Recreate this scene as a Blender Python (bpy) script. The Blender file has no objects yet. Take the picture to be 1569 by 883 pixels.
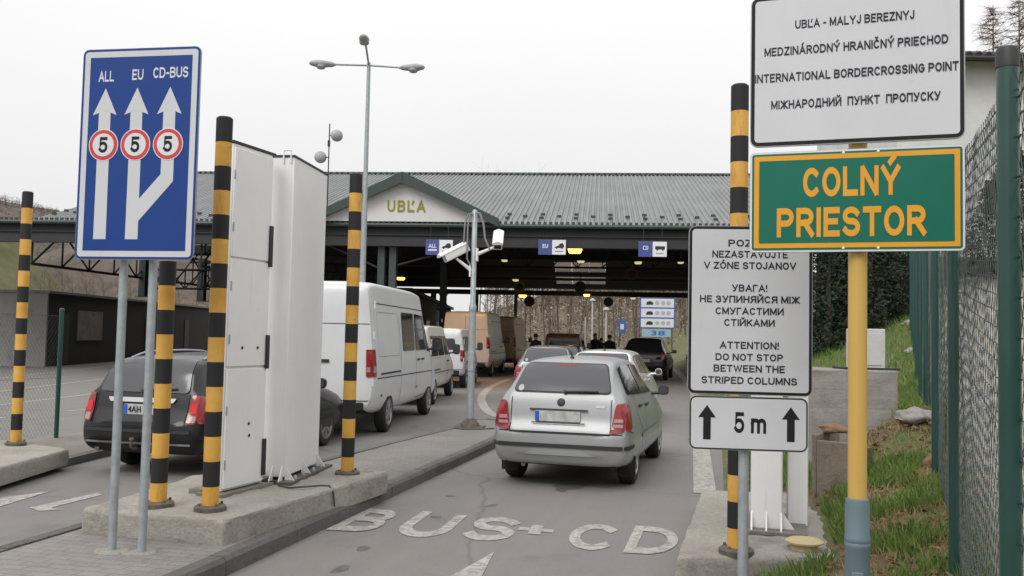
import bpy, bmesh, math, random
from mathutils import Vector, Matrix, noise
from mathutils.bvhtree import BVHTree
R = math.radians
rnd = random.Random(7)
scene = bpy.context.scene
col = scene.collection

# ------------------------------------------------------------------ camera
F, PW, PH, CAMZ = 1400.0, 1569.0, 883.0, 1.7
cd = bpy.data.cameras.new('camera')
cd.sensor_width = 36.0
cd.lens = 36.0 * F / PW
cd.clip_start, cd.clip_end = 0.05, 3000
cam = bpy.data.objects.new('camera', cd)
col.objects.link(cam)
CM = Matrix.Rotation(R(90 + 2.95), 3, 'X') @ Matrix.Rotation(R(1.2), 3, 'Z')
cam.matrix_world = Matrix.Translation((0, 0, CAMZ)) @ CM.to_4x4()
scene.camera = cam

def ray(px, py):
    return CM @ Vector(((px - PW / 2) / F, -(py - PH / 2) / F, -1))
def gz(px, py, z=0.0):            # point of the view ray at height z
    d = ray(px, py); t = (z - CAMZ) / d.z
    return Vector((0, 0, CAMZ)) + d * t
def gy(px, py, y):                # point of the view ray at distance y
    d = ray(px, py)
    return Vector((0, 0, CAMZ)) + d * (y / d.y)

# ------------------------------------------------------------------ light
w = bpy.data.worlds.new('World'); scene.world = w; w.use_nodes = True
nt = w.node_tree
bg = nt.nodes['Background']
sky = nt.nodes.new('ShaderNodeTexSky'); sky.sky_type = 'NISHITA'; sky.sun_disc = False
sky.sun_elevation = R(44); sky.sun_rotation = R(212); sky.air_density = 2; sky.dust_density = 5
hs = nt.nodes.new('ShaderNodeHueSaturation'); hs.inputs['Saturation'].default_value = 0.12
nt.links.new(sky.outputs[0], hs.inputs['Color'])
# the overcast layer: an even grey-white cloud deck, brighter overhead than at the horizon, mixed over the clear sky
tc = nt.nodes.new('ShaderNodeTexCoord'); sx = nt.nodes.new('ShaderNodeSeparateXYZ')
nt.links.new(tc.outputs['Generated'], sx.inputs[0])
ramp = nt.nodes.new('ShaderNodeMapRange')
ramp.inputs['From Min'].default_value = 0.12; ramp.inputs['From Max'].default_value = 0.9
ramp.inputs['To Min'].default_value = 8.9; ramp.inputs['To Max'].default_value = 15.0
nt.links.new(sx.outputs['Z'], ramp.inputs['Value'])
nz = nt.nodes.new('ShaderNodeTexNoise'); nz.inputs['Scale'].default_value = 2.2; nz.inputs['Detail'].default_value = 4
nt.links.new(tc.outputs['Generated'], nz.inputs['Vector'])
nr = nt.nodes.new('ShaderNodeMapRange'); nr.inputs['To Min'].default_value = 0.94; nr.inputs['To Max'].default_value = 1.06
nt.links.new(nz.outputs['Fac'], nr.inputs['Value'])
mu = nt.nodes.new('ShaderNodeMath'); mu.operation = 'MULTIPLY'
nt.links.new(ramp.outputs[0], mu.inputs[0]); nt.links.new(nr.outputs[0], mu.inputs[1])
cc = nt.nodes.new('ShaderNodeCombineColor')
for i, k in enumerate((1.0, 0.995, 1.0)):
    m_ = nt.nodes.new('ShaderNodeMath'); m_.operation = 'MULTIPLY'; m_.inputs[1].default_value = k
    nt.links.new(mu.outputs[0], m_.inputs[0]); nt.links.new(m_.outputs[0], cc.inputs[i])
mx = nt.nodes.new('ShaderNodeMix'); mx.data_type = 'RGBA'; mx.inputs[0].default_value = 0.93
nt.links.new(hs.outputs[0], mx.inputs[6]); nt.links.new(cc.outputs[0], mx.inputs[7])
nt.links.new(mx.outputs[2], bg.inputs['Color'])
bg.inputs['Strength'].default_value = 0.10

sd = bpy.data.lights.new('sun', 'SUN'); sd.energy = 1.5; sd.angle = R(30); sd.color = (1, 0.975, 0.94)
so = bpy.data.objects.new('sun', sd); col.objects.link(so)
so.rotation_euler = (R(46), 0, R(-32))     # from behind and left of the camera, 44 degrees up

scene.view_settings.view_transform = 'Standard'
scene.view_settings.look = 'None'
scene.view_settings.exposure = 0.0
scene.view_settings.gamma = 1.0
scene.cycles.use_denoising = True
scene.cycles.max_bounces = 6

# ------------------------------------------------------------------ materials
def mat(name, base, rough=0.6, metal=0.0, vary=0.12, scale=6.0, bump=0.0, bscale=60.0, base2=None, emit=None, spec=0.5, coat=0.0, trans=0.0):
    m = bpy.data.materials.new(name); m.use_nodes = True
    t = m.node_tree; b = t.nodes['Principled BSDF']
    b.inputs['Roughness'].default_value = rough
    b.inputs['Metallic'].default_value = metal
    b.inputs['Specular IOR Level'].default_value = spec
    b.inputs['Coat Weight'].default_value = coat
    b.inputs['Transmission Weight'].default_value = trans
    co = t.nodes.new('ShaderNodeTexCoord')
    c = base
    if vary > 0 or base2:
        n = t.nodes.new('ShaderNodeTexNoise'); n.inputs['Scale'].default_value = scale; n.inputs['Detail'].default_value = 6
        n.inputs['Roughness'].default_value = 0.65
        t.links.new(co.outputs['Object'], n.inputs['Vector'])
        r = t.nodes.new('ShaderNodeValToRGB')
        r.color_ramp.elements[0].position = 0.32; r.color_ramp.elements[1].position = 0.68
        lo = base2 if base2 else tuple(x * (1 - vary) for x in c)
        hi = c if base2 else tuple(min(1, x * (1 + vary)) for x in c)
        r.color_ramp.elements[0].color = (*lo, 1); r.color_ramp.elements[1].color = (*hi, 1)
        t.links.new(n.outputs['Fac'], r.inputs['Fac'])
        t.links.new(r.outputs['Color'], b.inputs['Base Color'])
    else:
        b.inputs['Base Color'].default_value = (*c, 1)
    if bump > 0:
        n2 = t.nodes.new('ShaderNodeTexNoise'); n2.inputs['Scale'].default_value = bscale; n2.inputs['Detail'].default_value = 5
        t.links.new(co.outputs['Object'], n2.inputs['Vector'])
        bp = t.nodes.new('ShaderNodeBump'); bp.inputs['Strength'].default_value = bump; bp.inputs['Distance'].default_value = 0.02
        t.links.new(n2.outputs['Fac'], bp.inputs['Height']); t.links.new(bp.outputs['Normal'], b.inputs['Normal'])
    if emit:
        b.inputs['Emission Color'].default_value = (*emit[0], 1); b.inputs['Emission Strength'].default_value = emit[1]
    return m

class NT:      # small helper to wire a few nodes
    def __init__(s, m): s.t = m.node_tree; s.b = s.t.nodes['Principled BSDF']
    def n(s, typ, **kw):
        x = s.t.nodes.new('ShaderNode' + typ)
        for k, v in kw.items():
            if k.startswith('i_'): x.inputs[k[2:].replace('_', ' ')].default_value = v
            else: setattr(x, k, v)
        return x
    def l(s, a, b): s.t.links.new(a, b)
    def ramp(s, fac, stops):
        r = s.t.nodes.new('ShaderNodeValToRGB')
        while len(r.color_ramp.elements) < len(stops): r.color_ramp.elements.new(0.5)
        for e, (p, c) in zip(r.color_ramp.elements, stops):
            e.position = p; e.color = (*c, 1) if len(c) == 3 else c
        s.l(fac, r.inputs['Fac']); return r.outputs['Color']
    def mix(s, fac, a, b, mode='MIX'):
        x = s.t.nodes.new('ShaderNodeMix'); x.data_type = 'RGBA'; x.blend_type = mode
        for i, v in ((0, fac), (6, a), (7, b)):
            if hasattr(v, 'is_output'): s.l(v, x.inputs[i])
            elif isinstance(v, tuple): x.inputs[i].default_value = (*v, 1)
            else: x.inputs[i].default_value = v
        return x.outputs[2]
    def noise(s, vec, scale, detail=5, rough=0.6):
        x = s.n('TexNoise'); x.inputs['Scale'].default_value = scale; x.inputs['Detail'].default_value = detail
        x.inputs['Roughness'].default_value = rough
        s.l(vec, x.inputs['Vector']); return x.outputs['Fac']
    def bump(s, h, strength, dist=0.02):
        x = s.n('Bump'); x.inputs['Strength'].default_value = strength; x.inputs['Distance'].default_value = dist
        s.l(h, x.inputs['Height']); s.l(x.outputs['Normal'], s.b.inputs['Normal'])
    def obj(s): return s.n('TexCoord').outputs['Object']

def new(name, rough=0.8):
    m = bpy.data.materials.new(name); m.use_nodes = True
    m.node_tree.nodes['Principled BSDF'].inputs['Roughness'].default_value = rough
    return m, NT(m)

def mk_asphalt():
    m, k = new('asphalt', 0.85)
    v = k.obj()
    big = k.noise(v, 0.35, 4); mid = k.noise(v, 2.2, 6); fine = k.noise(v, 160, 3, 0.8); agg = k.noise(v, 34, 5, 0.8)
    c = k.ramp(big, [(0.3, (0.172, 0.157, 0.145)), (0.7, (0.224, 0.206, 0.191))])
    c = k.mix(0.45, c, k.ramp(mid, [(0.3, (0.125, 0.115, 0.107)), (0.55, (0.185, 0.172, 0.161)), (0.8, (0.225, 0.211, 0.198))]))
    # worn wheel tracks and sweeping streaks along the lane
    mp = k.n('Mapping'); mp.inputs['Rotation'].default_value = (0, 0, R(13.1)); k.l(v, mp.inputs['Vector'])
    m2 = k.n('Mapping'); m2.inputs['Scale'].default_value = (2.6, 0.10, 1); k.l(mp.outputs['Vector'], m2.inputs['Vector'])
    c = k.mix(0.32, c, k.ramp(k.noise(m2.outputs['Vector'], 1.0, 5, 0.65), [(0.3, (0.10, 0.093, 0.087)), (0.7, (0.245, 0.23, 0.216))]))
    c = k.mix(0.30, c, k.ramp(agg, [(0.3, (0.08, 0.074, 0.07)), (0.7, (0.27, 0.255, 0.24))]))
    c = k.mix(0.35, c, k.ramp(fine, [(0.3, (0.07, 0.065, 0.06)), (0.7, (0.30, 0.285, 0.27))]))
    st = k.noise(v, 1.1, 3); c = k.mix(k.ramp(st, [(0.60, (0, 0, 0)), (0.74, (0.4, 0.4, 0.4))]), c, (0.085, 0.078, 0.073))
    dr = k.noise(v, 5.5, 4, 0.7); c = k.mix(k.ramp(dr, [(0.70, (0, 0, 0)), (0.78, (0.45, 0.45, 0.45))]), c, (0.07, 0.065, 0.06))
    w_ = k.n('TexNoise'); w_.inputs['Scale'].default_value = 1.5; k.l(v, w_.inputs['Vector'])
    wv = k.mix(0.25, v, w_.outputs['Color'])
    vo = k.n('TexVoronoi', feature='DISTANCE_TO_EDGE'); vo.inputs['Scale'].default_value = 0.36; k.l(wv, vo.inputs['Vector'])
    c = k.mix(k.ramp(vo.outputs['Distance'], [(0.0, (0.4, 0.4, 0.4)), (0.007, (0, 0, 0))]), c, (0.06, 0.056, 0.053))
    k.l(c, k.b.inputs['Base Color']); k.bump(agg, 0.35, 0.012)
    return m

def mk_paver():
    m, k = new('pavers', 0.88)
    mp = k.n('Mapping'); mp.inputs['Rotation'].default_value = (0, 0, R(13.1)); k.l(k.obj(), mp.inputs['Vector'])
    v = mp.outputs['Vector']
    b = k.n('TexBrick'); b.inputs['Scale'].default_value = 1.0
    b.inputs['Brick Width'].default_value = 0.2; b.inputs['Row Height'].default_value = 0.1
    b.inputs['Mortar Size'].default_value = 0.006; b.inputs['Mortar Smooth'].default_value = 0.3
    b.inputs['Color1'].default_value = (0.22, 0.205, 0.188, 1); b.inputs['Color2'].default_value = (0.165, 0.152, 0.14, 1)
    b.inputs['Mortar'].default_value = (0.065, 0.058, 0.052, 1)
    k.l(v, b.inputs['Vector'])
    c = k.mix(0.5, b.outputs['Color'], k.ramp(k.noise(v, 1.3), [(0.3, (0.13, 0.122, 0.112)), (0.7, (0.27, 0.255, 0.238))]))
    c = k.mix(0.25, c, k.ramp(k.noise(v, 90), [(0.3, (0.08, 0.075, 0.07)), (0.7, (0.34, 0.32, 0.30))]))
    k.l(c, k.b.inputs['Base Color'])
    inv = k.n('Math', operation='SUBTRACT'); inv.inputs[0].default_value = 1; k.l(b.outputs['Fac'], inv.inputs[1])
    k.bump(inv.outputs[0], 0.6, 0.008)
    return m

def mk_concrete(name, lo, hi, scale=3.0, rough=0.9):
    m, k = new(name, rough)
    v = k.obj()
    mid = tuple((x + y) / 2 for x, y in zip(lo, hi))
    c = k.ramp(k.noise(v, scale, 7, 0.7), [(0.25, lo), (0.75, hi)])
    c = k.mix(0.45, c, k.ramp(k.noise(v, scale * 0.33, 5, 0.6), [(0.32, tuple(x * 0.7 for x in lo)), (0.6, hi)]))
    c = k.mix(0.35, c, k.ramp(k.noise(v, 28, 5, 0.8), [(0.3, tuple(x * 0.45 for x in lo)), (0.7, tuple(min(1, x * 1.25) for x in hi))]))
    # grey-black lichen and damp blotches, pale chips
    c = k.mix(k.ramp(k.noise(v, 1.9, 6, 0.75), [(0.54, (0, 0, 0)), (0.70, (0.6, 0.6, 0.6))]), c, tuple(x * 0.45 for x in lo))
    c = k.mix(k.ramp(k.noise(v, 11, 4, 0.7), [(0.66, (0, 0, 0)), (0.72, (0.6, 0.6, 0.6))]), c, tuple(min(1, x * 1.2) for x in hi))
    k.l(c, k.b.inputs['Base Color']); k.bump(k.noise(v, 30, 7, 0.8), 0.9, 0.03)
    return m

def mk_boardmarked():
    m, k = new('board_marked_concrete', 0.9)
    v = k.obj()
    mp = k.n('Mapping'); mp.inputs['Scale'].default_value = (1.2, 1.2, 9); k.l(v, mp.inputs['Vector'])
    c = k.ramp(k.noise(mp.outputs['Vector'], 1.0, 6, 0.7), [(0.3, (0.19, 0.175, 0.16)), (0.7, (0.36, 0.34, 0.31))])
    c = k.mix(0.4, c, k.ramp(k.noise(v, 5, 6), [(0.3, (0.14, 0.13, 0.115)), (0.7, (0.42, 0.40, 0.37))]))
    wv = k.n('TexWave', wave_type='BANDS', bands_direction='Z'); wv.inputs['Scale'].default_value = 1.6; wv.inputs['Distortion'].default_value = 0.3; k.l(v, wv.inputs['Vector'])
    c = k.mix(k.ramp(wv.outputs['Fac'], [(0.0, (0.18, 0.18, 0.18)), (0.03, (0, 0, 0))]), c, (0.10, 0.09, 0.08))
    k.l(c, k.b.inputs['Base Color']); k.bump(k.noise(v, 40, 6, 0.7), 0.6, 0.02); return m

def mk_ground():
    m, k = new('grass_soil', 0.95)
    v = k.obj()
    g = k.ramp(k.noise(v, 14, 5), [(0.25, (0.05, 0.075, 0.018)), (0.5, (0.105, 0.135, 0.036)), (0.75, (0.17, 0.165, 0.07))])
    d = k.ramp(k.noise(v, 20, 5), [(0.3, (0.10, 0.072, 0.045)), (0.7, (0.26, 0.19, 0.125))])
    c = k.mix(k.ramp(k.noise(v, 1.6, 5), [(0.44, (0, 0, 0)), (0.6, (1, 1, 1))]), g, d)
    # gravel bank on the far side of the chain-link fence: fence runs through (1.42,2.6) with direction (0.39,0.92)
    s = k.n('SeparateXYZ'); k.l(v, s.inputs[0])
    a = k.n('Math', operation='MULTIPLY_ADD'); a.inputs[1].default_value = -0.4245; a.inputs[2].default_value = -0.42
    k.l(s.outputs['Y'], a.inputs[0])
    dd = k.n('Math', operation='ADD'); k.l(a.outputs[0], dd.inputs[0]); k.l(s.outputs['X'], dd.inputs[1])
    mr = k.n('MapRange'); mr.inputs['From Min'].default_value = 0.05; mr.inputs['From Max'].default_value = 0.35; k.l(dd.outputs[0], mr.inputs['Value'])
    mr2 = k.n('MapRange'); mr2.inputs['From Min'].default_value = 2.6; mr2.inputs['From Max'].default_value = 3.4
    mr2.inputs['To Min'].default_value = 1; mr2.inputs['To Max'].default_value = 0; k.l(dd.outputs[0], mr2.inputs['Value'])
    yy = k.n('MapRange'); yy.inputs['From Min'].default_value = 30; yy.inputs['From Max'].default_value = 34
    yy.inputs['To Min'].default_value = 1; yy.inputs['To Max'].default_value = 0; k.l(s.outputs['Y'], yy.inputs['Value'])
    p = k.n('Math', operation='MULTIPLY'); k.l(mr.outputs[0], p.inputs[0]); k.l(mr2.outputs[0], p.inputs[1])
    p2 = k.n('Math', operation='MULTIPLY'); k.l(p.outputs[0], p2.inputs[0]); k.l(yy.outputs[0], p2.inputs[1])
    gr = k.ramp(k.noise(v, 30, 4, 0.8), [(0.3, (0.19, 0.175, 0.15)), (0.7, (0.50, 0.47, 0.42))])
    c = k.mix(p2.outputs[0], c, gr)
    k.l(c, k.b.inputs['Base Color']); k.bump(k.noise(v, 25, 6), 0.8, 0.05)
    return m

def mk_yellow():
    m, k = new('stripe_yellow', 0.6)
    v = k.obj()
    mp = k.n('Mapping'); mp.inputs['Scale'].default_value = (12, 12, 2.2); k.l(v, mp.inputs['Vector'])
    c = k.ramp(k.noise(v, 4, 5), [(0.3, (0.55, 0.275, 0.035)), (0.7, (0.70, 0.41, 0.085))])
    c = k.mix(k.ramp(k.noise(mp.outputs['Vector'], 1.0, 6, 0.75), [(0.55, (0, 0, 0)), (0.75, (0.75, 0.75, 0.75))]), c, (0.36, 0.15, 0.035))
    c = k.mix(k.ramp(k.noise(v, 17, 6, 0.7), [(0.64, (0, 0, 0)), (0.69, (0.85, 0.85, 0.85))]), c, (0.16, 0.10, 0.05))
    k.l(c, k.b.inputs['Base Color']); return m

def mk_painted(name, base, dirt=(0.3, 0.28, 0.25), amount=0.35, rough=0.45):
    m, k = new(name, rough)
    v = k.obj()
    c = k.ramp(k.noise(v, 2.0, 4), [(0.3, tuple(x * 0.93 for x in base)), (0.7, base)])
    mp = k.n('Mapping'); mp.inputs['Scale'].default_value = (14, 14, 1.2); k.l(v, mp.inputs['Vector'])
    c = k.mix(k.ramp(k.noise(mp.outputs['Vector'], 1.0, 6, 0.7), [(0.58, (0, 0, 0)), (0.85, (amount,) * 3)]), c, dirt)
    c = k.mix(k.ramp(k.noise(v, 22, 5, 0.7), [(0.66, (0, 0, 0)), (0.75, (amount * 1.3,) * 3)]), c, dirt)
    k.l(c, k.b.inputs['Base Color']); return m

def mk_roadpaint():
    m, k = new('road_paint', 0.75)
    v = k.obj()
    c = k.ramp(k.noise(v, 3, 5), [(0.3, (0.33, 0.31, 0.285)), (0.7, (0.46, 0.44, 0.41))])
    c = k.mix(k.ramp(k.noise(v, 14, 7, 0.75), [(0.45, (0, 0, 0)), (0.60, (0.9, 0.9, 0.9))]), c, (0.19, 0.178, 0.167))
    k.l(c, k.b.inputs['Base Color']); k.bump(k.noise(v, 160, 3, 0.8), 0.2, 0.01); return m

def mk_roof():
    m, k = new('roof_sheet', 0.5)
    v = k.obj()
    c = k.ramp(k.noise(v, 0.5, 5), [(0.3, (0.125, 0.137, 0.133)), (0.7, (0.185, 0.198, 0.194))])
    mp = k.n('Mapping'); mp.inputs['Scale'].default_value = (3.0, 0.25, 1); k.l(v, mp.inputs['Vector'])
    c = k.mix(0.3, c, k.ramp(k.noise(mp.outputs['Vector'], 1.0, 6), [(0.3, (0.08, 0.095, 0.09)), (0.7, (0.24, 0.26, 0.25))]))
    k.l(c, k.b.inputs['Base Color']); return m

M = dict(
    asphalt=mk_asphalt(), paver=mk_paver(), ground=mk_ground(), yellow=mk_yellow(), roadpaint=mk_roadpaint(), roof=mk_roof(),
    concrete=mk_concrete('concrete', (0.30, 0.275, 0.235), (0.49, 0.46, 0.41)),
    boardmark=mk_boardmarked(),
    concrete_dark=mk_concrete('weathered_concrete', (0.17, 0.15, 0.13), (0.33, 0.30, 0.265)),
    kerb=mk_concrete('kerbstone', (0.10, 0.092, 0.083), (0.20, 0.186, 0.17), 4),
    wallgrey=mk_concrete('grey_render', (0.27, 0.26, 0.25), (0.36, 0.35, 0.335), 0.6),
    wallshade=mk_concrete('shaded_render', (0.022, 0.021, 0.018), (0.04, 0.038, 0.033), 0.6),  # render with the shade under the canopy put into its colour
    black=mk_painted('stripe_black', (0.010, 0.010, 0.012), (0.05, 0.045, 0.04), 0.35, 0.7),
    rubber=mat('rubber', (0.018, 0.018, 0.018), 0.8, vary=0.2),
    basemetal=mat('rusty_base', (0.10, 0.085, 0.07), 0.8, vary=0.4, scale=20, bump=0.3),
    whitebox=mk_painted('white_cabinet_paint', (0.80, 0.80, 0.80), (0.34, 0.32, 0.29), 0.3),
    white=mat('white_paint', (0.75, 0.75, 0.74), 0.4, vary=0.03),
    signgrey=mk_painted('reflective_white', (0.56, 0.57, 0.595), (0.40, 0.40, 0.38), 0.3),
    signwhite=mat('sign_white', (0.62, 0.63, 0.66), 0.4, vary=0.03, scale=3),
    signblue=mat('sign_blue', (0.006, 0.042, 0.215), 0.4, vary=0.06, scale=2, spec=0.3),
    signred=mat('sign_red', (0.55, 0.035, 0.035), 0.4, vary=0.05),
    signgreen=mat('sign_green', (0.002, 0.125, 0.082), 0.4, vary=0.06, scale=2, spec=0.3),
    signorange=mat('sign_orange', (0.66, 0.30, 0.008), 0.45, vary=0.05),
    signblack=mat('sign_black', (0.012, 0.012, 0.014), 0.6, vary=0.0, spec=0.25),
    lettering=mat('sign_lettering', (0.026, 0.025, 0.036), 0.6, vary=0.0, spec=0.25),
    backing=mat('sign_backing', (0.35, 0.36, 0.37), 0.4, metal=0.7, vary=0.08),
    galv=mat('galvanised', (0.34, 0.37, 0.385), 0.45, metal=0.35, vary=0.15, scale=12),
    slate=mk_painted('blue_grey_paint', (0.13, 0.185, 0.21), (0.34, 0.37, 0.36), 0.95),
    yellowpole=mk_painted('yellow_pole_paint', (0.56, 0.36, 0.09), (0.30, 0.20, 0.09), 0.75),
    fencegreen=mat('fence_green', (0.010, 0.055, 0.045), 0.35, vary=0.12, scale=4, coat=0.2),
    wire=mat('fence_wire', (0.04, 0.055, 0.05), 0.45, vary=0.2),
    steelgreen=mat('green_steel', (0.035, 0.05, 0.048), 0.5, vary=0.15),
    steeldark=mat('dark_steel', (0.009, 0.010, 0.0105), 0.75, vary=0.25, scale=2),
    steelgrey=mat('grey_steel', (0.030, 0.030, 0.033), 0.7, vary=0.2, scale=1),
    verge=mat('green_verge', (0.03, 0.045, 0.042), 0.5, vary=0.1),
    gable=mk_painted('gable_render', (0.62, 0.61, 0.60), (0.36, 0.34, 0.31), 0.4),
    ubla=mat('olive_letters', (0.26, 0.22, 0.008), 0.5, vary=0.1),
    amber=mat('amber_lens', (0.9, 0.45, 0.05), 0.4, vary=0, emit=((1.0, 0.42, 0.06), 6.0)),
    palelamp=mat('pale_lens', (0.8, 0.75, 0.5), 0.4, vary=0, emit=((1.0, 0.9, 0.5), 0.6)),
    glass=mat('dark_glass', (0.022, 0.024, 0.027), 0.06, vary=0, spec=0.6),
    tint=mat('rear_glass', (0.06, 0.06, 0.066), 0.12, vary=0, spec=0.7),
    paleglass=mat('pale_glass', (0.2, 0.21, 0.2), 0.06, vary=0, spec=0.8),
    chrome=mat('chrome', (0.6, 0.6, 0.6), 0.2, metal=1, vary=0.05),
    alloy=mat('alloy', (0.34, 0.34, 0.345), 0.4, metal=0.7, vary=0.15, scale=15),
    trim=mat('black_plastic', (0.025, 0.025, 0.027), 0.55, vary=0.1),
    gap=mat('panel_gap', (0.02, 0.02, 0.02), 0.9, vary=0),
    red=mat('red_lens', (0.25, 0.008, 0.012), 0.15, vary=0.15, scale=18, coat=0.6),
    redlit=mat('red_lens_lit', (0.5, 0.01, 0.015), 0.15, vary=0.0, emit=((1, 0.03, 0.03), 0.12)),
    lens=mat('clear_lens', (0.36, 0.22, 0.21), 0.2, vary=0.2, scale=30, coat=0.5),
    plate=mat('plate_white', (0.42, 0.43, 0.42), 0.45, vary=0.28, scale=11),
    plateblue=mat('plate_blue', (0.02, 0.10, 0.45), 0.4, vary=0),
    silver=mat('silver_paint', (0.325, 0.333, 0.34), 0.42, metal=0.3, vary=0.04, scale=1.5, coat=0.2),
    blackpaint=mat('black_car_paint', (0.008, 0.008, 0.009), 0.32, vary=0.1, coat=0.25, spec=0.35),
    vanwhite=mk_painted('van_white', (0.62, 0.63, 0.64), (0.34, 0.32, 0.29), 0.3, 0.3),
    vancream=mk_painted('van_cream', (0.62, 0.60, 0.56), (0.34, 0.32, 0.29), 0.3, 0.3),
    vanglow=mk_painted('van_lamp_glow', (0.50, 0.30, 0.16), (0.25, 0.18, 0.12), 0.3, 0.35),  # amber lamp glow put into the paint of the farthest van
    carwhite=mat('white_car_paint', (0.68, 0.69, 0.69), 0.25, vary=0.04, coat=0.5),
    carred=mat('red_car_paint', (0.30, 0.02, 0.02), 0.25, vary=0.08, coat=0.5),
    cargrey=mat('grey_car_paint', (0.22, 0.23, 0.24), 0.3, metal=0.4, vary=0.06, coat=0.4),
    cartan=mat('tan_car_paint', (0.20, 0.10, 0.06), 0.3, vary=0.08, coat=0.4),
    suvblack=mat('dark_suv_paint', (0.014, 0.010, 0.010), 0.25, vary=0.1, coat=0.6),
    bark=mat('bark', (0.115, 0.09, 0.068), 0.95, vary=0.35, scale=3),
    barkpale=mat('pale_bark', (0.20, 0.165, 0.125), 0.95, vary=0.35, scale=3),
    twig=mat('twig', (0.115, 0.086, 0.066), 0.95, vary=0.45, scale=0.9),
    needle=mat('needles', (0.012, 0.022, 0.009), 0.9, vary=0.6, scale=2.2),
    leafdry=mat('dead_leaf', (0.22, 0.11, 0.045), 0.9, vary=0.4, scale=9),
    blade=mat('grass_blade', (0.15, 0.235, 0.045), 0.75, base2=(0.075, 0.135, 0.022), scale=3.2),
    bladedry=mat('dry_grass_blade', (0.36, 0.29, 0.15), 0.8, base2=(0.20, 0.155, 0.07), scale=4),
    stone=mk_concrete('field_stone', (0.26, 0.24, 0.22), (0.48, 0.45, 0.42), 9),
    rustlid=mk_painted('pale_lid', (0.50, 0.40, 0.22), (0.25, 0.14, 0.06), 0.6, 0.6),
    tilelid=mk_concrete('brick_stone', (0.24, 0.13, 0.07), (0.40, 0.24, 0.14), 8),
    board=mk_concrete('old_timber', (0.20, 0.165, 0.13), (0.36, 0.31, 0.25), 5),
    brush1=mat('tan_brush_sky_flecks', (0.34, 0.28, 0.20), 0.95, vary=0.4, scale=1),  # tan brush, lightened to stand for bright sky specks through the wood
    brush2=mat('dark_brush', (0.035, 0.033, 0.02), 0.95, vary=0.4, scale=1),
    brush3=mat('olive_brush', (0.13, 0.12, 0.05), 0.95, vary=0.4, scale=1),
    stain=mat('oil_stain', (0.10, 0.092, 0.086), 0.7, vary=0.3, scale=8),
    field=mat('meadow', (0.145, 0.14, 0.06), 0.95, base2=(0.075, 0.082, 0.035), scale=0.35, bump=1.0, bscale=0.8),
    woodhill=mat('wooded_hill', (0.135, 0.108, 0.088), 0.95, base2=(0.06, 0.052, 0.04), scale=0.3, bump=1.0, bscale=0.6),
    litter=mat('leaf_litter', (0.17, 0.13, 0.09), 0.95, base2=(0.05, 0.045, 0.028), scale=0.45, bump=1.0, bscale=1.2),
    housewhite=mat('house_render', (0.60, 0.60, 0.585), 0.85, vary=0.08, scale=1.5),
    housestone=mk_concrete('house_plinth', (0.11, 0.095, 0.08), (0.19, 0.165, 0.14), 2),
    tile=mat('dark_tile', (0.03, 0.028, 0.028), 0.6, vary=0.25),
    skylight=mat('skylight_sheet', (0.75, 0.72, 0.66), 0.5, vary=0.1, trans=0.7, scale=3),
    skin=mat('skin', (0.42, 0.24, 0.17), 0.6, vary=0.08),
    jacket=mat('dark_jacket', (0.014, 0.014, 0.018), 0.9, vary=0.3),
    hair=mat('dark_hair', (0.03, 0.022, 0.016), 0.8, vary=0.2),
    concpole=mat('pale_pole', (0.5, 0.5, 0.49), 0.6, vary=0.1),
    globe=mat('grey_dish', (0.30, 0.32, 0.32), 0.45, vary=0.2, scale=3),
    cable=mat('cable', (0.05, 0.05, 0.052), 0.7, vary=0.1),
    cable_grey=mat('grey_conduit', (0.20, 0.21, 0.21), 0.6, vary=0.1),
    infoblue=mat('info_blue', (0.06, 0.14, 0.42), 0.5, vary=0.05),
    hungblue=mat('hung_blue', (0.05, 0.075, 0.26), 0.5, vary=0.05),
    palegrey=mat('pale_grey', (0.45, 0.46, 0.48), 0.5, vary=0.05),
    paletwig=mat('pale_twig', (0.24, 0.20, 0.175), 0.95, vary=0.3, scale=0.8),
    infopale=mat('info_pale', (0.72, 0.73, 0.76), 0.5, vary=0.05),
    infocyan=mat('info_cyan', (0.30, 0.48, 0.58), 0.5, vary=0.05),
    rust=mat('rust_lamp', (0.10, 0.03, 0.02), 0.7, vary=0.2),
    olive=mat('olive_disc', (0.20, 0.16, 0.01), 0.6, vary=0.2),
)

# ------------------------------------------------------------------ mesh tools
def tag(o, label=None, cat=None, group=None, kind=None):
    if label: o['label'] = label
    if cat: o['category'] = cat
    if group: o['group'] = group
    if kind: o['kind'] = kind
    return o

def thing(name, label, cat, loc=(0, 0, 0), rotz=0, group=None):
    o = bpy.data.objects.new(name, None); col.objects.link(o)
    o.empty_display_size = 0.2
    o.location = loc; o.rotation_euler = (0, 0, R(rotz))
    return tag(o, label, cat, group)

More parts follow.
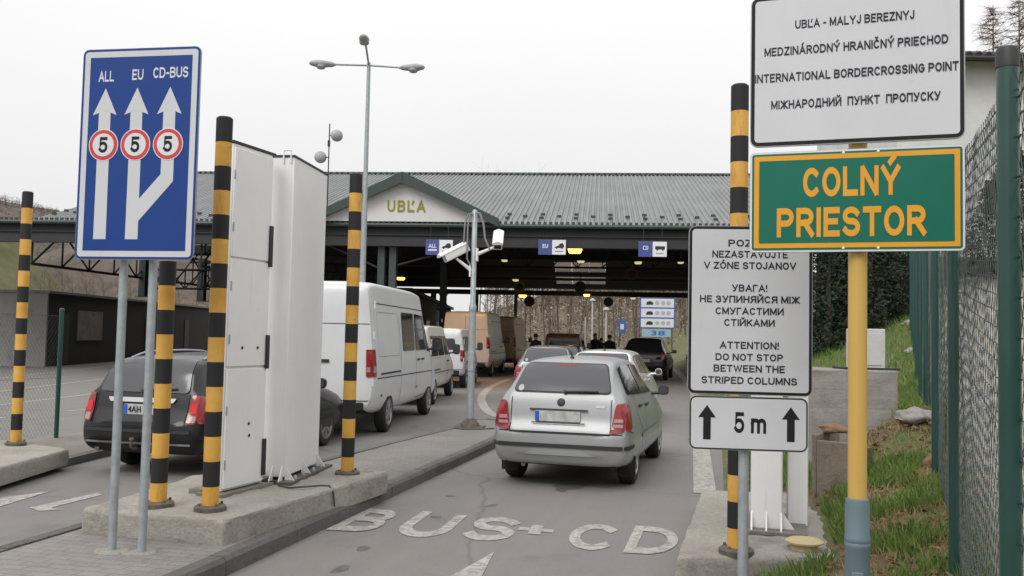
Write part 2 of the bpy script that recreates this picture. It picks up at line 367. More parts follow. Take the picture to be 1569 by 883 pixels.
class MB:
    def __init__(s): s.v = []; s.f = []; s.m = []
    def add(s, vs, fs, mi=0):
        b = len(s.v); s.v += [Vector(x) for x in vs]
        s.f += [tuple(i + b for i in f) for f in fs]; s.m += [mi] * len(fs); return s
    def box(s, c, d, rz=0, mi=0, M4=None):
        cx, cy, cz = c; x, y, z = d[0] / 2, d[1] / 2, d[2] / 2
        vs = [Vector((sx * x, sy * y, sz * z)) for sz in (-1, 1) for sx, sy in ((-1, -1), (1, -1), (1, 1), (-1, 1))]
        rot = M4 if M4 is not None else Matrix.Rotation(R(rz), 3, 'Z')
        vs = [rot @ v + Vector(c) for v in vs]
        return s.add(vs, [(3, 2, 1, 0), (4, 5, 6, 7), (0, 1, 5, 4), (1, 2, 6, 5), (2, 3, 7, 6), (3, 0, 4, 7)], mi)
    def tube(s, p0, p1, r0, r1=None, n=8, mi=0, cap=True):
        r1 = r0 if r1 is None else r1
        p0, p1 = Vector(p0), Vector(p1); d = (p1 - p0)
        if d.length < 1e-6: return s
        d.normalize()
        a = d.orthogonal().normalized(); b = d.cross(a)
        vs = []
        for p, r in ((p0, r0), (p1, r1)):
            for i in range(n):
                t = 2 * math.pi * i / n
                vs.append(p + a * (r * math.cos(t)) + b * (r * math.sin(t)))
        fs = [(i, (i + 1) % n, n + (i + 1) % n, n + i) for i in range(n)]
        if cap: fs += [tuple(range(n - 1, -1, -1)), tuple(range(n, 2 * n))]
        return s.add(vs, fs, mi)
    def path(s, pts, r, n=6, mi=0):
        pts = [Vector(p) for p in pts]; base = len(s.v); vs = []; fs = []
        up = None
        for k, p in enumerate(pts):
            d = (pts[min(k + 1, len(pts) - 1)] - pts[max(k - 1, 0)]).normalized()
            a = d.orthogonal().normalized() if up is None else (up - d * up.dot(d)).normalized()
            up = a; b = d.cross(a)
            for i in range(n):
                t = 2 * math.pi * i / n
                vs.append(p + a * (r * math.cos(t)) + b * (r * math.sin(t)))
        for k in range(len(pts) - 1):
            for i in range(n):
                fs.append((k * n + i, k * n + (i + 1) % n, (k + 1) * n + (i + 1) % n, (k + 1) * n + i))
        fs.append(tuple(range(n - 1, -1, -1))); fs.append(tuple((len(pts) - 1) * n + i for i in range(n)))
        return s.add(vs, fs, mi)
    def lathe(s, prof, n=24, T=None, mi=0):   # prof: (radius, height) about local z
        T = T or Matrix.Identity(4); vs = []; fs = []
        for r, h in prof:
            for i in range(n):
                t = 2 * math.pi * i / n
                vs.append(T @ Vector((r * math.cos(t), r * math.sin(t), h)))
        for k in range(len(prof) - 1):
            for i in range(n):
                fs.append((k * n + i, k * n + (i + 1) % n, (k + 1) * n + (i + 1) % n, (k + 1) * n + i))
        fs.append(tuple(range(n - 1, -1, -1))); fs.append(tuple((len(prof) - 1) * n + i for i in range(n)))
        return s.add(vs, fs, mi)
    def prism(s, poly, h0, h1, T=None, mi=0):   # 2D polygon (ccw) extruded h0..h1 along local z, then T
        T = T or Matrix.Identity(4); n = len(poly)
        vs = [T @ Vector((p[0], p[1], h)) for h in (h0, h1) for p in poly]
        fs = [tuple(range(n - 1, -1, -1)), tuple(range(n, 2 * n))]
        fs += [(i, (i + 1) % n, n + (i + 1) % n, n + i) for i in range(n)]
        return s.add(vs, fs, mi)
    def build(s, name, mats, parent=None, smooth=True, angle=35, bevel=0):
        me = bpy.data.meshes.new(name)
        me.from_pydata([tuple(v) for v in s.v], [], s.f)
        if not isinstance(mats, (list, tuple)): mats = [mats]
        for m in mats: me.materials.append(M[m] if isinstance(m, str) else m)
        if len(mats) > 1: me.polygons.foreach_set('material_index', s.m)
        me.update()
        return link(me, name, parent, smooth, angle, bevel)

def link(me, name, parent=None, smooth=True, angle=35, bevel=0):
    if smooth and len(me.polygons):
        me.polygons.foreach_set('use_smooth', [True] * len(me.polygons))
        me.set_sharp_from_angle(angle=R(angle))
    o = bpy.data.objects.new(name, me); col.objects.link(o)
    if bevel:
        b = o.modifiers.new('edge', 'BEVEL'); b.width = bevel; b.segments = 2; b.limit_method = 'ANGLE'
    if parent: o.parent = parent
    return o

def copy_tree(o, parent=None):
    c = o.copy(); col.objects.link(c); c.parent = parent
    for ch in list(o.children): copy_tree(ch, c)
    return c

XZ = Matrix(((1, 0, 0, 0), (0, 0, -1, 0), (0, 1, 0, 0), (0, 0, 0, 1)))   # polygon in the x-z plane, height towards the viewer (-y)

def rrect(w, h, r, n=5, cx=0, cy=0):
    pts = []
    for (sx, sy, a0) in ((1, -1, -90), (1, 1, 0), (-1, 1, 90), (-1, -1, 180)):
        for i in range(n + 1):
            a = R(a0 + 90 * i / n)
            pts.append((cx + sx * (w / 2 - r) + r * math.cos(a), cy + sy * (h / 2 - r) + r * math.sin(a)))
    return pts

_text = {}
def glyphs(s, bold=0.0, space=1.0):
    key = (s, bold, space)
    if key in _text: return _text[key]
    c = bpy.data.curves.new('lettering', 'FONT'); c.body = s; c.size = 1.0; c.offset = bold; c.space_character = space; c.resolution_u = 3
    o = bpy.data.objects.new('lettering', c); col.objects.link(o)
    dg = bpy.context.evaluated_depsgraph_get()
    me = bpy.data.meshes.new_from_object(o.evaluated_get(dg))
    vs = [v.co.copy() for v in me.vertices]; fs = [tuple(p.vertices) for p in me.polygons]
    bpy.data.objects.remove(o); bpy.data.curves.remove(c); bpy.data.meshes.remove(me)
    x0 = min(v.x for v in vs); x1 = max(v.x for v in vs)
    capH = 0.682
    _text[key] = ([(v.x - x0, v.y) for v in vs], fs, x1 - x0, capH)
    return _text[key]

def put_text(mb, s, cx, cz, width, cap, y, bold=0.03, mi=0, space=1.06):
    """writes s in the local x-z plane, centred on cx, capitals of height cap centred on cz, at local depth y;
    heavier strokes come from a few strikes of the same letters, each a hair in front of the last"""
    vs, fs, w_, ch = glyphs(s, 0.0, space)
    b = bold * cap / ch
    sx = (width - 2 * b) / w_; sz = (cap - 1.2 * b) / ch
    for k, (dx, dz) in enumerate(((-1, -.6), (1, .6), (-1, .6), (1, -.6), (0, 0))):
        mb.add([Vector((cx - width / 2 + b + dx * b + x * sx, y - k * 0.00012, cz - cap / 2 + .6 * b + dz * b + z * sz)) for x, z in vs], fs, mi)

# a drawn sign alphabet: centre lines in a unit box, thickened to strokes
def arc(cx, cy, rx, ry, a0, a1, n=10): return [(cx + rx * math.cos(R(a0 + (a1 - a0) * i / n)), cy + ry * math.sin(R(a0 + (a1 - a0) * i / n))) for i in range(n + 1)]
LET = {
 'A': (.78, [[(0, 0), (.5, 1), (1, 0)], [(.19, .32), (.81, .32)]]),
 'B': (.68, [[(0, 0), (0, 1)], [(0, 1), (.55, 1)] + arc(.55, .77, .40, .23, 90, -90)[1:] + [(0, .54)], [(.3, .54)] + arc(.58, .27, .42, .27, 90, -90) + [(0, 0)]]),
 'C': (.68, [arc(.52, .5, .52, .5, 48, 312, 20)]),
 'D': (.72, [[(0, 0), (0, 1)], [(0, 1), (.45, 1)] + arc(.45, .5, .55, .5, 90, -90, 14)[1:] + [(0, 0)]]),
 'E': (.58, [[(1, 1), (0, 1)], [(0, 1), (0, 0)], [(0, 0), (1, 0)], [(0, .52), (.85, .52)]]),
 'I': (.0, [[(0, 0), (0, 1)]]),
 'L': (.56, [[(0, 1), (0, 0), (1, 0)]]),
 'N': (.72, [[(0, 0), (0, 1)], [(.06, 1), (.94, 0)], [(1, 0), (1, 1)]]),
 'O': (.74, [arc(.5, .5, .5, .5, 90, 450, 28)]),
 'P': (.64, [[(0, 0), (0, 1)], [(0, 1), (.55, 1)] + arc(.55, .73, .45, .27, 90, -90)[1:] + [(0, .46)]]),
 'R': (.66, [[(0, 0), (0, 1)], [(0, 1), (.55, 1)] + arc(.55, .74, .42, .26, 90, -90)[1:] + [(0, .48)], [(.48, .48), (1, 0)]]),
 'S': (.64, [arc(.5, .745, .48, .255, 28, 180, 10) + arc(.5, .745, .48, .24, 180, 262, 6)[1:] + arc(.5, .26, .5, .26, 84, 0, 8)[0:] + arc(.5, .26, .5, .26, 0, -154, 12)[1:]]),
 'T': (.66, [[(0, 1), (1, 1)], [(.5, 1), (.5, 0)]]),
 'U': (.70, [[(0, 1), (0, .38)] + arc(.5, .38, .5, .38, 180, 360, 14)[1:] + [(1, 1)]]),
 'Y': (.74, [[(0, 1), (.5, .44), (1, 1)], [(.5, .44), (.5, 0)]]),
 '5': (.56, [[(.95, 1), (.14, 1), (.06, .52)] + arc(.47, .32, .53, .32, 140, -150, 18)]),
 'm': (.80, [[(0, 0), (0, .66)], [(0, .5)] + arc(.25, .46, .25, .20, 150, 0, 8) + [(.5, 0)], [(.5, .46)] + arc(.75, .46, .25, .20, 170, 0, 8) + [(1, 0)]]),
 '+': (.6, [[(0, .5), (1, .5)], [(.5, .06), (.5, .94)]]),
 '-': (.3, [[(0, .42), (1, .42)]]),
}
LET.update({
 'G': (.72, [arc(.5, .5, .5, .5, 45, 330, 20), [(1.0, .28), (1.0, .48), (.6, .48)]]),
 'H': (.68, [[(0, 0), (0, 1)], [(1, 0), (1, 1)], [(.06, .52), (.94, .52)]]),
 'J': (.46, [[(1, 1), (1, .30)] + arc(.5, .30, .5, .30, 0, -165, 10)[1:]]),
 'K': (.66, [[(0, 0), (0, 1)], [(.08, .42), (.95, 1)], [(.36, .60), (1, 0)]]),
 'M': (.82, [[(0, 0), (0, 1)], [(0.02, 1), (.5, .12)], [(.5, .12), (.98, 1)], [(1, 1), (1, 0)]]),
 'V': (.74, [[(0, 1), (.5, 0), (1, 1)]]),
 'W': (1.05, [[(0, 1), (.25, 0), (.5, .95), (.75, 0), (1, 1)]]),
 'Z': (.64, [[(.03, 1), (1, 1)], [(1, 1), (0, 0)], [(0, 0), (1, 0)]]),
 '!': (.0, [[(0, 1), (0, .50)], [(0, .0), (0, .005)]]),
})
for a_, b_ in (('\u0412', 'B'), ('\u0410', 'A'), ('\u041d', 'H'), ('\u0415', 'E'), ('\u0421', 'C'), ('\u041c', 'M'), ('\u0406', 'I'), ('\u041e', 'O'), ('\u0420', 'P'), ('\u0422', 'T'), ('\u041a', 'K')): LET[a_] = LET[b_]
LET.update({
 '\u0413': (.52, [[(0, 0), (0, 1)], [(0, 1), (1, 1)]]),
 '\u041f': (.68, [[(0, 0), (0, 1)], [(0, 1), (1, 1)], [(1, 1), (1, 0)]]),
 '\u0418': (.70, [[(0, 1), (0, 0)], [(.05, .04), (.95, .96)], [(1, 1), (1, 0)]]),
 '\u0423': (.68, [[(0, 1), (.54, .36)], [(1, 1), (.56, .22)] + arc(.30, .22, .27, .22, 0, -120, 6)[1:]]),
 '\u0417': (.60, [arc(.45, .755, .47, .245, 155, -78, 14), [(.35, .53), (.5, .53)], arc(.45, .27, .55, .27, 82, -160, 14)]),
 '\u042f': (.66, [[(1, 0), (1, 1)], [(1, 1), (.45, 1)] + arc(.45, .74, .42, .26, 90, 270)[1:] + [(1, .48)], [(.52, .48), (0, 0)]]),
 '\u0416': (.98, [[(.5, 0), (.5, 1)], [(.02, 1), (.45, .52)], [(.45, .5), (0, 0)], [(.98, 1), (.55, .52)], [(.55, .5), (1, 0)]]),
 '\u0414': (.78, [[(.18, .04), (.30, 1)], [(.30, 1), (.86, 1)], [(.86, 1), (.86, .04)], [(0, .0), (1, .0)], [(.02, 0), (.02, -.16)], [(.98, 0), (.98, -.16)]]),
})
LET['\u0419'] = (.70, LET['\u0418'][1] + [[(.28, 1.32), (.42, 1.2), (.58, 1.2), (.72, 1.32)]])
LET['\u00c1'] = (.78, LET['A'][1] + [[(.46, 1.26), (.64, 1.42)]])
LET['\u00d3'] = (.74, LET['O'][1] + [[(.46, 1.26), (.64, 1.42)]])
LET['\u010c'] = (.68, LET['C'][1] + [[(.30, 1.42), (.5, 1.26), (.70, 1.42)]])
LET['\u00dd'] = (.74, LET['Y'][1] + [[(.48, 1.26), (.72, 1.46)]])
LET['\u013d'] = (.60, LET['L'][1] + [[(.92, 1.0), (.78, .74)]])
def stroke_poly(pts, t):
    P = [Vector(p) for p in pts]; closed = (P[0] - P[-1]).length < 1e-4
    if not closed:
        P[0] = P[0] + (P[0] - P[1]).normalized() * t / 2; P[-1] = P[-1] + (P[-1] - P[-2]).normalized() * t / 2
    out = []
    for i, p in enumerate(P):
        a = P[i - 1] if i > 0 else (P[-2] if closed else None); b = P[i + 1] if i < len(P) - 1 else (P[1] if closed else None)
        d0 = (p - a).normalized() if a is not None else None; d1 = (b - p).normalized() if b is not None else None
        if d0 is None: d0 = d1
        if d1 is None: d1 = d0
        n0 = Vector((-d0.y, d0.x)); n1 = Vector((-d1.y, d1.x)); m = n0 + n1
        m = n0 if m.length < .05 else m.normalized(); k = min(1 / max(m.dot(n0), .3), 2.2)
        out.append((p + m * t / 2 * k, p - m * t / 2 * k))
    return out
def stroke_layout(s, cap, t, gap):
    """quads of a line of drawn letters, x from 0, z from 0 (baseline) to cap; t, gap relative to cap"""
    x = 0; quads = []; T = t * cap; lay = 0
    for ch in s:
        if ch == ' ': x += .4 * cap; continue
        w_, st = LET[ch]; w_ *= cap
        for line in st:
            sp = stroke_poly([(x + T / 2 + u * w_ * (1 if w_ else 0), T / 2 + v * (cap - T)) for u, v in line], T)
            for (a, b), (c, d) in zip(sp, sp[1:]): quads.append(([b, d, c, a], lay))
            lay += 1
        x += w_ + T + gap * cap
    return quads, x - gap * cap
def put_strokes(mb, s, cx, cz, width, cap, y, t=.19, gap=.13, mi=0, th=.00018):
    quads, w_ = stroke_layout(s, cap, t, gap); k = width / w_
    for q, lay in quads: mb.add([Vector((cx - width / 2 + p.x * k, y - th * lay, cz - cap / 2 + p.y)) for p in q], [(0, 1, 2, 3)], mi)
# ------------------------------------------------------------------ setting: terrain, roads, islands
EDGE = [(-3.2, -14), (1.25, 5.9), (2.32, 10.4), (3.15, 14.1), (6.8, 33.8), (8.9, 48.6), (11.5, 70), (15, 110), (18, 150)]
def edge(y):
    for (x0, y0), (x1, y1) in zip(EDGE, EDGE[1:]):
        if y <= y1: return x0 + (x1 - x0) * (y - y0) / (y1 - y0)
    return EDGE[-1][0]
def bank(x, y):
    s = x - edge(y) - 0.15
    if s <= 0: return -0.012
    k = 0.30 + 0.010 * min(max(y - 15, 0), 15)
    z = k * s
    if z > 4: z = 4 + (z - 4) * 0.12
    z += 0.40 * math.exp(-((x - 4.25) ** 2 / .30 + (y - 9.75) ** 2 / .45))
    z *= min(1, 0.6 + s) if s < 0.4 else 1
    return z + 0.05 * min(1, s) * (noise.noise(Vector((x * 0.9, y * 0.9, 0))) + 0.5 * noise.noise(Vector((x * 2.7, y * 2.7, 3)))) - 0.012

def axis(parts):
    out = []
    for a, b, st in parts:
        n = max(1, round((b - a) / st)); out += [a + (b - a) * i / n for i in range(n)]
    return out + [parts[-1][1]]
xs = axis([(-900, -100, 100), (-100, -40, 20), (-40, -4, 6), (-4, 12, 0.25), (12, 40, 1.5), (40, 100, 10), (100, 900, 100)])
ys = axis([(-60, -8, 6), (-8, 36, 0.4), (36, 110, 3), (110, 300, 20), (300, 1500, 150)])
mb = MB()
for y in ys:
    for x in xs: mb.v.append(Vector((x, y, bank(x, y))))
nx = len(xs)
for j in range(len(ys) - 1):
    for i in range(nx - 1): mb.f.append((j * nx + i, j * nx + i + 1, (j + 1) * nx + i + 1, (j + 1) * nx + i)); mb.m.append(0)
tag(mb.build('ground', 'ground'), kind='structure')

mb = MB()
yy = axis([(-14, 60, 2), (60, 150, 10)])
for y in yy:
    for x in (-60.0, -30, -12, -4, 0): mb.v.append(Vector((x if x < 0 else edge(y) + 0.12, y, 0)))
for j in range(len(yy) - 1):
    for i in range(4): mb.f.append((j * 5 + i, j * 5 + i + 1, j * 5 + 6 + i, j * 5 + 5 + i)); mb.m.append(0)
tag(mb.build('road', 'asphalt', smooth=False), kind='structure')

def slab(name, poly, z0, z1, m, rough=0.0, step=0.12, rad=0.02, parent=None, smooth=True):
    """a poured or laid slab: polygon extruded, edges eased, surface roughened by displacing its vertices"""
    bm = bmesh.new()
    vs = [bm.verts.new((p[0], p[1], z0)) for p in poly]
    f = bm.faces.new(vs)
    if f.normal.z < 0: f.normal_flip()
    r = bmesh.ops.extrude_face_region(bm, geom=[f])
    for v in r['geom']:
        if isinstance(v, bmesh.types.BMVert): v.co.z = z1
    bmesh.ops.recalc_face_normals(bm, faces=bm.faces)
    if rad:
        ed = [e for e in bm.edges if min(v.co.z for v in e.verts) > z1 - 1e-4 or abs(e.verts[0].co.z - e.verts[1].co.z) > 0.01]
        bmesh.ops.bevel(bm, geom=ed, offset=rad, segments=2, profile=0.5, affect='EDGES')
    if rough:
        bmesh.ops.triangulate(bm, faces=bm.faces)
        for ax in range(3):
            lo = min(v.co[ax] for v in bm.verts); hi = max(v.co[ax] for v in bm.verts)
            st = step if ax < 2 else min(step, 0.06)
            k = lo + st
            while k < hi:
                no = Vector((0, 0, 0)); no[ax] = 1; co = Vector((0, 0, 0)); co[ax] = k
                bmesh.ops.bisect_plane(bm, geom=bm.verts[:] + bm.edges[:] + bm.faces[:], plane_co=co, plane_no=no)
                k += st
        bm.normal_update()
        for v in bm.verts:
            if v.co.z < z0 + 0.005: continue
            n = noise.noise(v.co * 3.1) + 0.7 * noise.noise(v.co * 9) + 0.5 * noise.noise(v.co * 22)
            v.co += v.normal * (rough * n)
    me = bpy.data.meshes.new(name); bm.to_mesh(me); bm.free()
    me.materials.append(M[m]); me.update()
    return link(me, name, parent, smooth, 40)

def P2(*pix, z=0.13): return [tuple(gz(x, y, z)[:2]) for x, y in pix]

# median island: right kerb line, nose beside the silver car, left edge along the queue lane
kr = [(-3.90, -2.0), (-1.93, 6.39), (-0.95, 10.6), (-0.10, 14.24), (-0.02, 16.3)]
nose = [(-0.12, 16.95), (-0.40, 17.25), (-0.73, 17.05)]
kl = [(-1.06, 15.3), (-1.75, 13.2), (-2.40, 11.0), (-2.95, 9.2), (-3.42, 7.4), (-4.4, 3.0), (-5.3, -2.0)]
outline = kr + nose + kl
def inset_line(pts, d):
    out = []
    for i, p in enumerate(pts):
        a = Vector(pts[max(i - 1, 0)]); b = Vector(pts[min(i + 1, len(pts) - 1)])
        t = (b - a).normalized(); n = Vector((-t.y, t.x)); out.append((p[0] + n.x * d, p[1] + n.y * d))
    return out
inner = inset_line(outline, 0.13)
tag(slab('pavement', inner, 0.0, 0.126, 'paver', 0), kind='structure')
mb = MB()
n = len(outline)
for i in range(n - 1):
    # kerbstones: one ribbon with a softened front edge
    o0, o1, i0, i1 = Vector(outline[i]), Vector(outline[i + 1]), Vector(inner[i]), Vector(inner[i + 1])
    L = max(1, round((o1 - o0).length / 1.0))
    for k in range(L):
        a0 = o0.lerp(o1, k / L); a1 = o0.lerp(o1, (k + 1) / L); b0 = i0.lerp(i1, k / L); b1 = i0.lerp(i1, (k + 1) / L)
        g = (a1 - a0).normalized() * 0.004; a0, b0, a1, b1 = a0 + g, b0 + g, a1 - g, b1 - g
        j = rnd.uniform(-0.004, 0.004)
        c0 = a0.lerp(b0, 0.18); c1 = a1.lerp(b1, 0.18)
        z = 0.134 + j
        mb.add([(a0.x, a0.y, -0.01), (a1.x, a1.y, -0.01), (a1.x, a1.y, z - 0.03), (a0.x, a0.y, z - 0.03), (c1.x, c1.y, z), (c0.x, c0.y, z),
                (b1.x, b1.y, z), (b0.x, b0.y, z), (b1.x, b1.y, -0.01), (b0.x, b0.y, -0.01)],
               [(0, 1, 2, 3), (3, 2, 4, 5), (5, 4, 6, 7), (7, 6, 8, 9), (0, 3, 5, 7, 9), (1, 8, 6, 4, 2)])
tag(mb.build('kerb', 'kerb', smooth=False), kind='structure')

# left island between the lane with the black estate car and the opposite carriageway
lk = [(-6.6, -2.0), (-5.52, 9.0), (-5.42, 10.0), (-5.28, 11.73), (-4.6, 20), (-4.2, 26), (-4.3, 32)]
lb = [(-5.2, 32), (-5.6, 26), (-6.1, 20), (-6.75, 13.2), (-7.2, 10), (-7.6, 4), (-8.6, -2)]
tag(slab('pavement.001', inset_line(lk + lb, 0.12), 0.0, 0.085, 'concrete_dark', 0), kind='structure')
mb = MB()
lki = inset_line(lk, 0.14)
for i in range(len(lk) - 1):
    a0, a1, b0, b1 = lk[i], lk[i + 1], lki[i], lki[i + 1]
    mb.add([(*a0, -.01), (*a1, -.01), (*a1, .095), (*a0, .095), (*b1, .097), (*b0, .097), (*b1, -.01), (*b0, -.01)],
           [(0, 1, 2, 3), (3, 2, 4, 5), (5, 4, 6, 7)])
tag(mb.build('kerb.001', 'kerb', smooth=False), kind='structure')

# ------------------------------------------------------------------ painted markings
PAINT = 0.005
road_marks = MB()
def mark_poly(pix):
    pts = [gz(x, y, PAINT) for x, y in pix]
    road_marks.add(pts, [tuple(range(len(pts)))])
def mark_strip(pts, wd):
    for a, b in zip(pts, pts[1:]):
        a, b = Vector(a), Vector(b); t = (b - a).normalized(); n = Vector((-t.y, t.x)) * wd / 2
        road_marks.add([(a.x - n.x, a.y - n.y, PAINT), (b.x - n.x, b.y - n.y, PAINT), (b.x + n.x, b.y + n.y, PAINT), (a.x + n.x, a.y + n.y, PAINT)], [(0, 1, 2, 3)])
def smooth_line(ctrl, n=10):
    out = []
    c = [ctrl[0]] + list(ctrl) + [ctrl[-1]]
    for i in range(1, len(c) - 2):
        p0, p1, p2, p3 = [Vector(x) for x in c[i - 1:i + 3]]
        for k in range(n):
            t = k / n
            out.append(0.5 * ((2 * p1) + (p2 - p0) * t + (2 * p0 - 5 * p1 + 4 * p2 - p3) * t * t + (3 * p1 - p0 - 3 * p2 + p3) * t ** 3))
    return out + [Vector(ctrl[-1])]
# right edge line
mark_strip(smooth_line([(2.17, 10.15), (2.95, 14.1), (4.6, 22.4), (6.6, 33.8), (8.7, 48.6), (11.2, 70)]), 0.25)
# line that curls from the island's nose round into the canopy
cl = [gz(x, y)[:2] for x, y in ((776, 642), (752, 634), (741, 622), (738, 609), (750, 595), (775, 583), (800, 575))]
mark_strip(smooth_line(cl, 8), 0.22)
# carriageway lines beyond the left fence
for a, b in (((0, 580), (160, 562)), ((0, 600), (165, 580)), ((0, 621), (150, 603))):
    p, q = gz(*a), gz(*b); d = (q - p)
    mark_strip([(p - d * 0.6)[:2], (q + d * 0.9)[:2]], 0.13)
p, q = gz(95, 631), gz(160, 626); mark_strip([p[:2], q[:2]], 0.12)
p, q = gz(-10, 642), gz(8, 640); mark_strip([p[:2], q[:2]], 0.12)
# arrow at the bottom of the bus lane, arrows in the lane left of the island
mark_poly([(757, 846), (738, 883), (724, 905), (640, 915), (690, 883)])
mark_poly([(-30, 768), (0, 763), (80, 752), (0, 776), (-40, 790)])
mark_poly([(45, 778), (150, 755), (157, 758), (78, 778), (94, 781), (60, 783)])
# BUS+CD in the lane, glyph by glyph between four ground points (bl, br, tr, tl)
def ground_glyph(ch, bl, br, tr, tl, t):
    quads, w_ = stroke_layout(ch, 1.0, t, 0)
    q = [gz(x, y, PAINT) for x, y in (bl, br, tr, tl)]
    for qd, lay in quads:
        pts = []
        for p in qd:
            u, v = p.x / w_, p.y
            k = (q[0] * (1 - u) + q[1] * u) * (1 - v) + (q[3] * (1 - u) + q[2] * u) * v
            pts.append(k + Vector((0, 0, .0012 * lay)))
        road_marks.add(pts, [(0, 1, 2, 3)])
for ch, bl, br, tr, tl, bo in (
    ('B', (499, 812), (570, 816), (618, 784), (566, 779), 0.20),
    ('U', (594, 819), (676, 826), (716, 790), (648, 783), 0.20),
    ('S', (700, 826), (778, 830), (805, 796), (736, 790), 0.20),
    ('+', (789, 817), (846, 822), (850, 806), (800, 803), 0.30),
    ('C', (862, 839), (936, 846), (955, 806), (884, 801), 0.20),
    ('D', (954, 847), (1032, 851), (1045, 812), (974, 805), 0.20)):
    ground_glyph(ch, bl, br, tr, tl, bo)
rs = random.Random(3); st = MB()
for i, (px, py, ln, wd) in enumerate(((875, 745, .30, .16), (556, 841, .10, .05), (521, 872, .12, .05), (690, 760, .07, .05), (667, 792, .06, .05), (752, 775, .10, .04), (598, 754, .05, .04), (860, 752, .10, .05))):
    c = gz(px, py); n_ = 18; a0 = rs.uniform(-.4, .4) + R(77); pts = []
    for k in range(n_):
        a = 2 * math.pi * k / n_; r_ = 1 + .45 * noise.noise(Vector((math.cos(a) * 1.5, math.sin(a) * 1.5, i * 3.3)))
        x, y = ln * r_ * math.cos(a), wd * r_ * math.sin(a); pts.append((c.x + x * math.cos(a0) - y * math.sin(a0), c.y + x * math.sin(a0) + y * math.cos(a0), .0018 + .0002 * i))
    st.add(pts, [tuple(range(n_))])
tag(st.build('road_stains', 'stain', smooth=False), kind='structure')
tag(road_marks.build('road_markings', 'roadpaint', smooth=False), kind='structure')

# ------------------------------------------------------------------ plinths
def plinth(label, poly, z0, z1, m='concrete', rough=0.012):
    o = slab('concrete_plinth', poly, z0, z1, m, rough, step=0.09, rad=0.03)
    return tag(o, label, 'plinth')
plinth('long rough concrete plinth on the island carrying the white cabinet and white column', [(-3.24, 7.05), (-2.06, 6.72), (-1.62, 7.95), (-1.20, 9.25), (-1.75, 9.55), (-2.9, 9.1)], 0.1, 0.315, rough=0.018)
plinth('low concrete plinth at the left edge under the striped column by the green fence', [(-6.55, 8.0), (-5.12, 8.3), (-5.20, 10.9), (-6.35, 11.6), (-6.75, 11.0)], 0.06, 0.25)
plinth('broad concrete plinth at the right lane edge under the pale pillars and the round lid', [(1.15, 6.30), (2.36, 6.42), (3.15, 9.0), (1.93, 9.15)], -0.02, 0.215)

# ------------------------------------------------------------------ striped columns
def striped_column(label, base, H, r=0.0625, lean=(0.0, 0.0), bands=17, base_r=0.12):
    t = thing('striped_column', label, 'column', base, 0, 'black and yellow striped columns')
    mb = MB(); N = 20; h = H / bands
    for k in range(bands):
        z0, z1 = k * h, (k + 1) * h
        vs = []
        for z in (z0, z1):
            for i in range(N):
                a = 2 * math.pi * i / N
                rr = r * (1 + (0.012 if k % 2 else 0.0))
                vs.append((rr * math.cos(a), rr * math.sin(a), z))
        mb.add(vs, [(i, (i + 1) % N, N + (i + 1) % N, N + i) for i in range(N)], k % 2)
    # domed cap closes the top
    zt = bands * h
    b = len(mb.v)
    mb.add([(r * 1.0 * math.cos(2 * math.pi * i / N), r * math.sin(2 * math.pi * i / N), zt) for i in range(N)] +
           [(r * 0.8 * math.cos(2 * math.pi * i / N), r * 0.8 * math.sin(2 * math.pi * i / N), zt + 0.012) for i in range(N)],
           [(i, (i + 1) % N, N + (i + 1) % N, N + i) for i in range(N)] + [tuple(range(N, 2 * N))], (bands) % 2 if bands % 2 == 0 else 1)
    mb.m[-N - 1:] = [0 if bands % 2 == 0 else 0] * (N + 1)
    o = mb.build('post', ['yellow', 'black'], t)
    # stripes run black on top to yellow at the foot
    for p in o.data.polygons:
        k = int(min(max(p.center.z / h, 0), bands - 0.01))
        p.material_index = 0 if k % 2 == 0 else 1
    for p in o.data.polygons:
        if p.center.z >= zt - 1e-4: p.material_index = 1
    f = MB(); f.lathe([(base_r, 0), (base_r, 0.035), (base_r * 0.86, 0.048), (r * 1.05, 0.05)], 24)
    f.build('base_plate', 'basemetal', t)
    bo = MB()
    for i in range(4):
        a = math.pi / 4 + i * math.pi / 2; x, y = 0.094 * math.cos(a), 0.094 * math.sin(a)
        bo.lathe([(0.011, 0.045), (0.011, 0.064), (0.006, 0.066)], 6, Matrix.Translation((x, y, 0)))
    bo.build('anchor_bolt', 'basemetal', t)
    return t
striped_column('nearest black and yellow striped column, standing against the white door cabinet', (-2.27, 7.06, 0.31), 3.03, bands=16)
striped_column('striped column standing behind the two grey posts of the blue sign', (-2.71, 7.17, 0.31), 3.06, bands=16)
striped_column('striped column standing alone at the far end of the island plinth in front of the van', (-1.555, 8.92, 0.31), 2.93, bands=16)
striped_column('striped column on the left edge plinth beside the slim green fence post', (-5.94, 11.1, 0.245), 3.07, bands=16)
striped_column('striped column half cut off by the left picture border', (-6.52, 11.35, 0.245), 3.07, bands=16)
striped_column('striped column rising behind the white and green border signs at the right lane edge', (1.60, 6.45, 0.21), 3.30, bands=18)

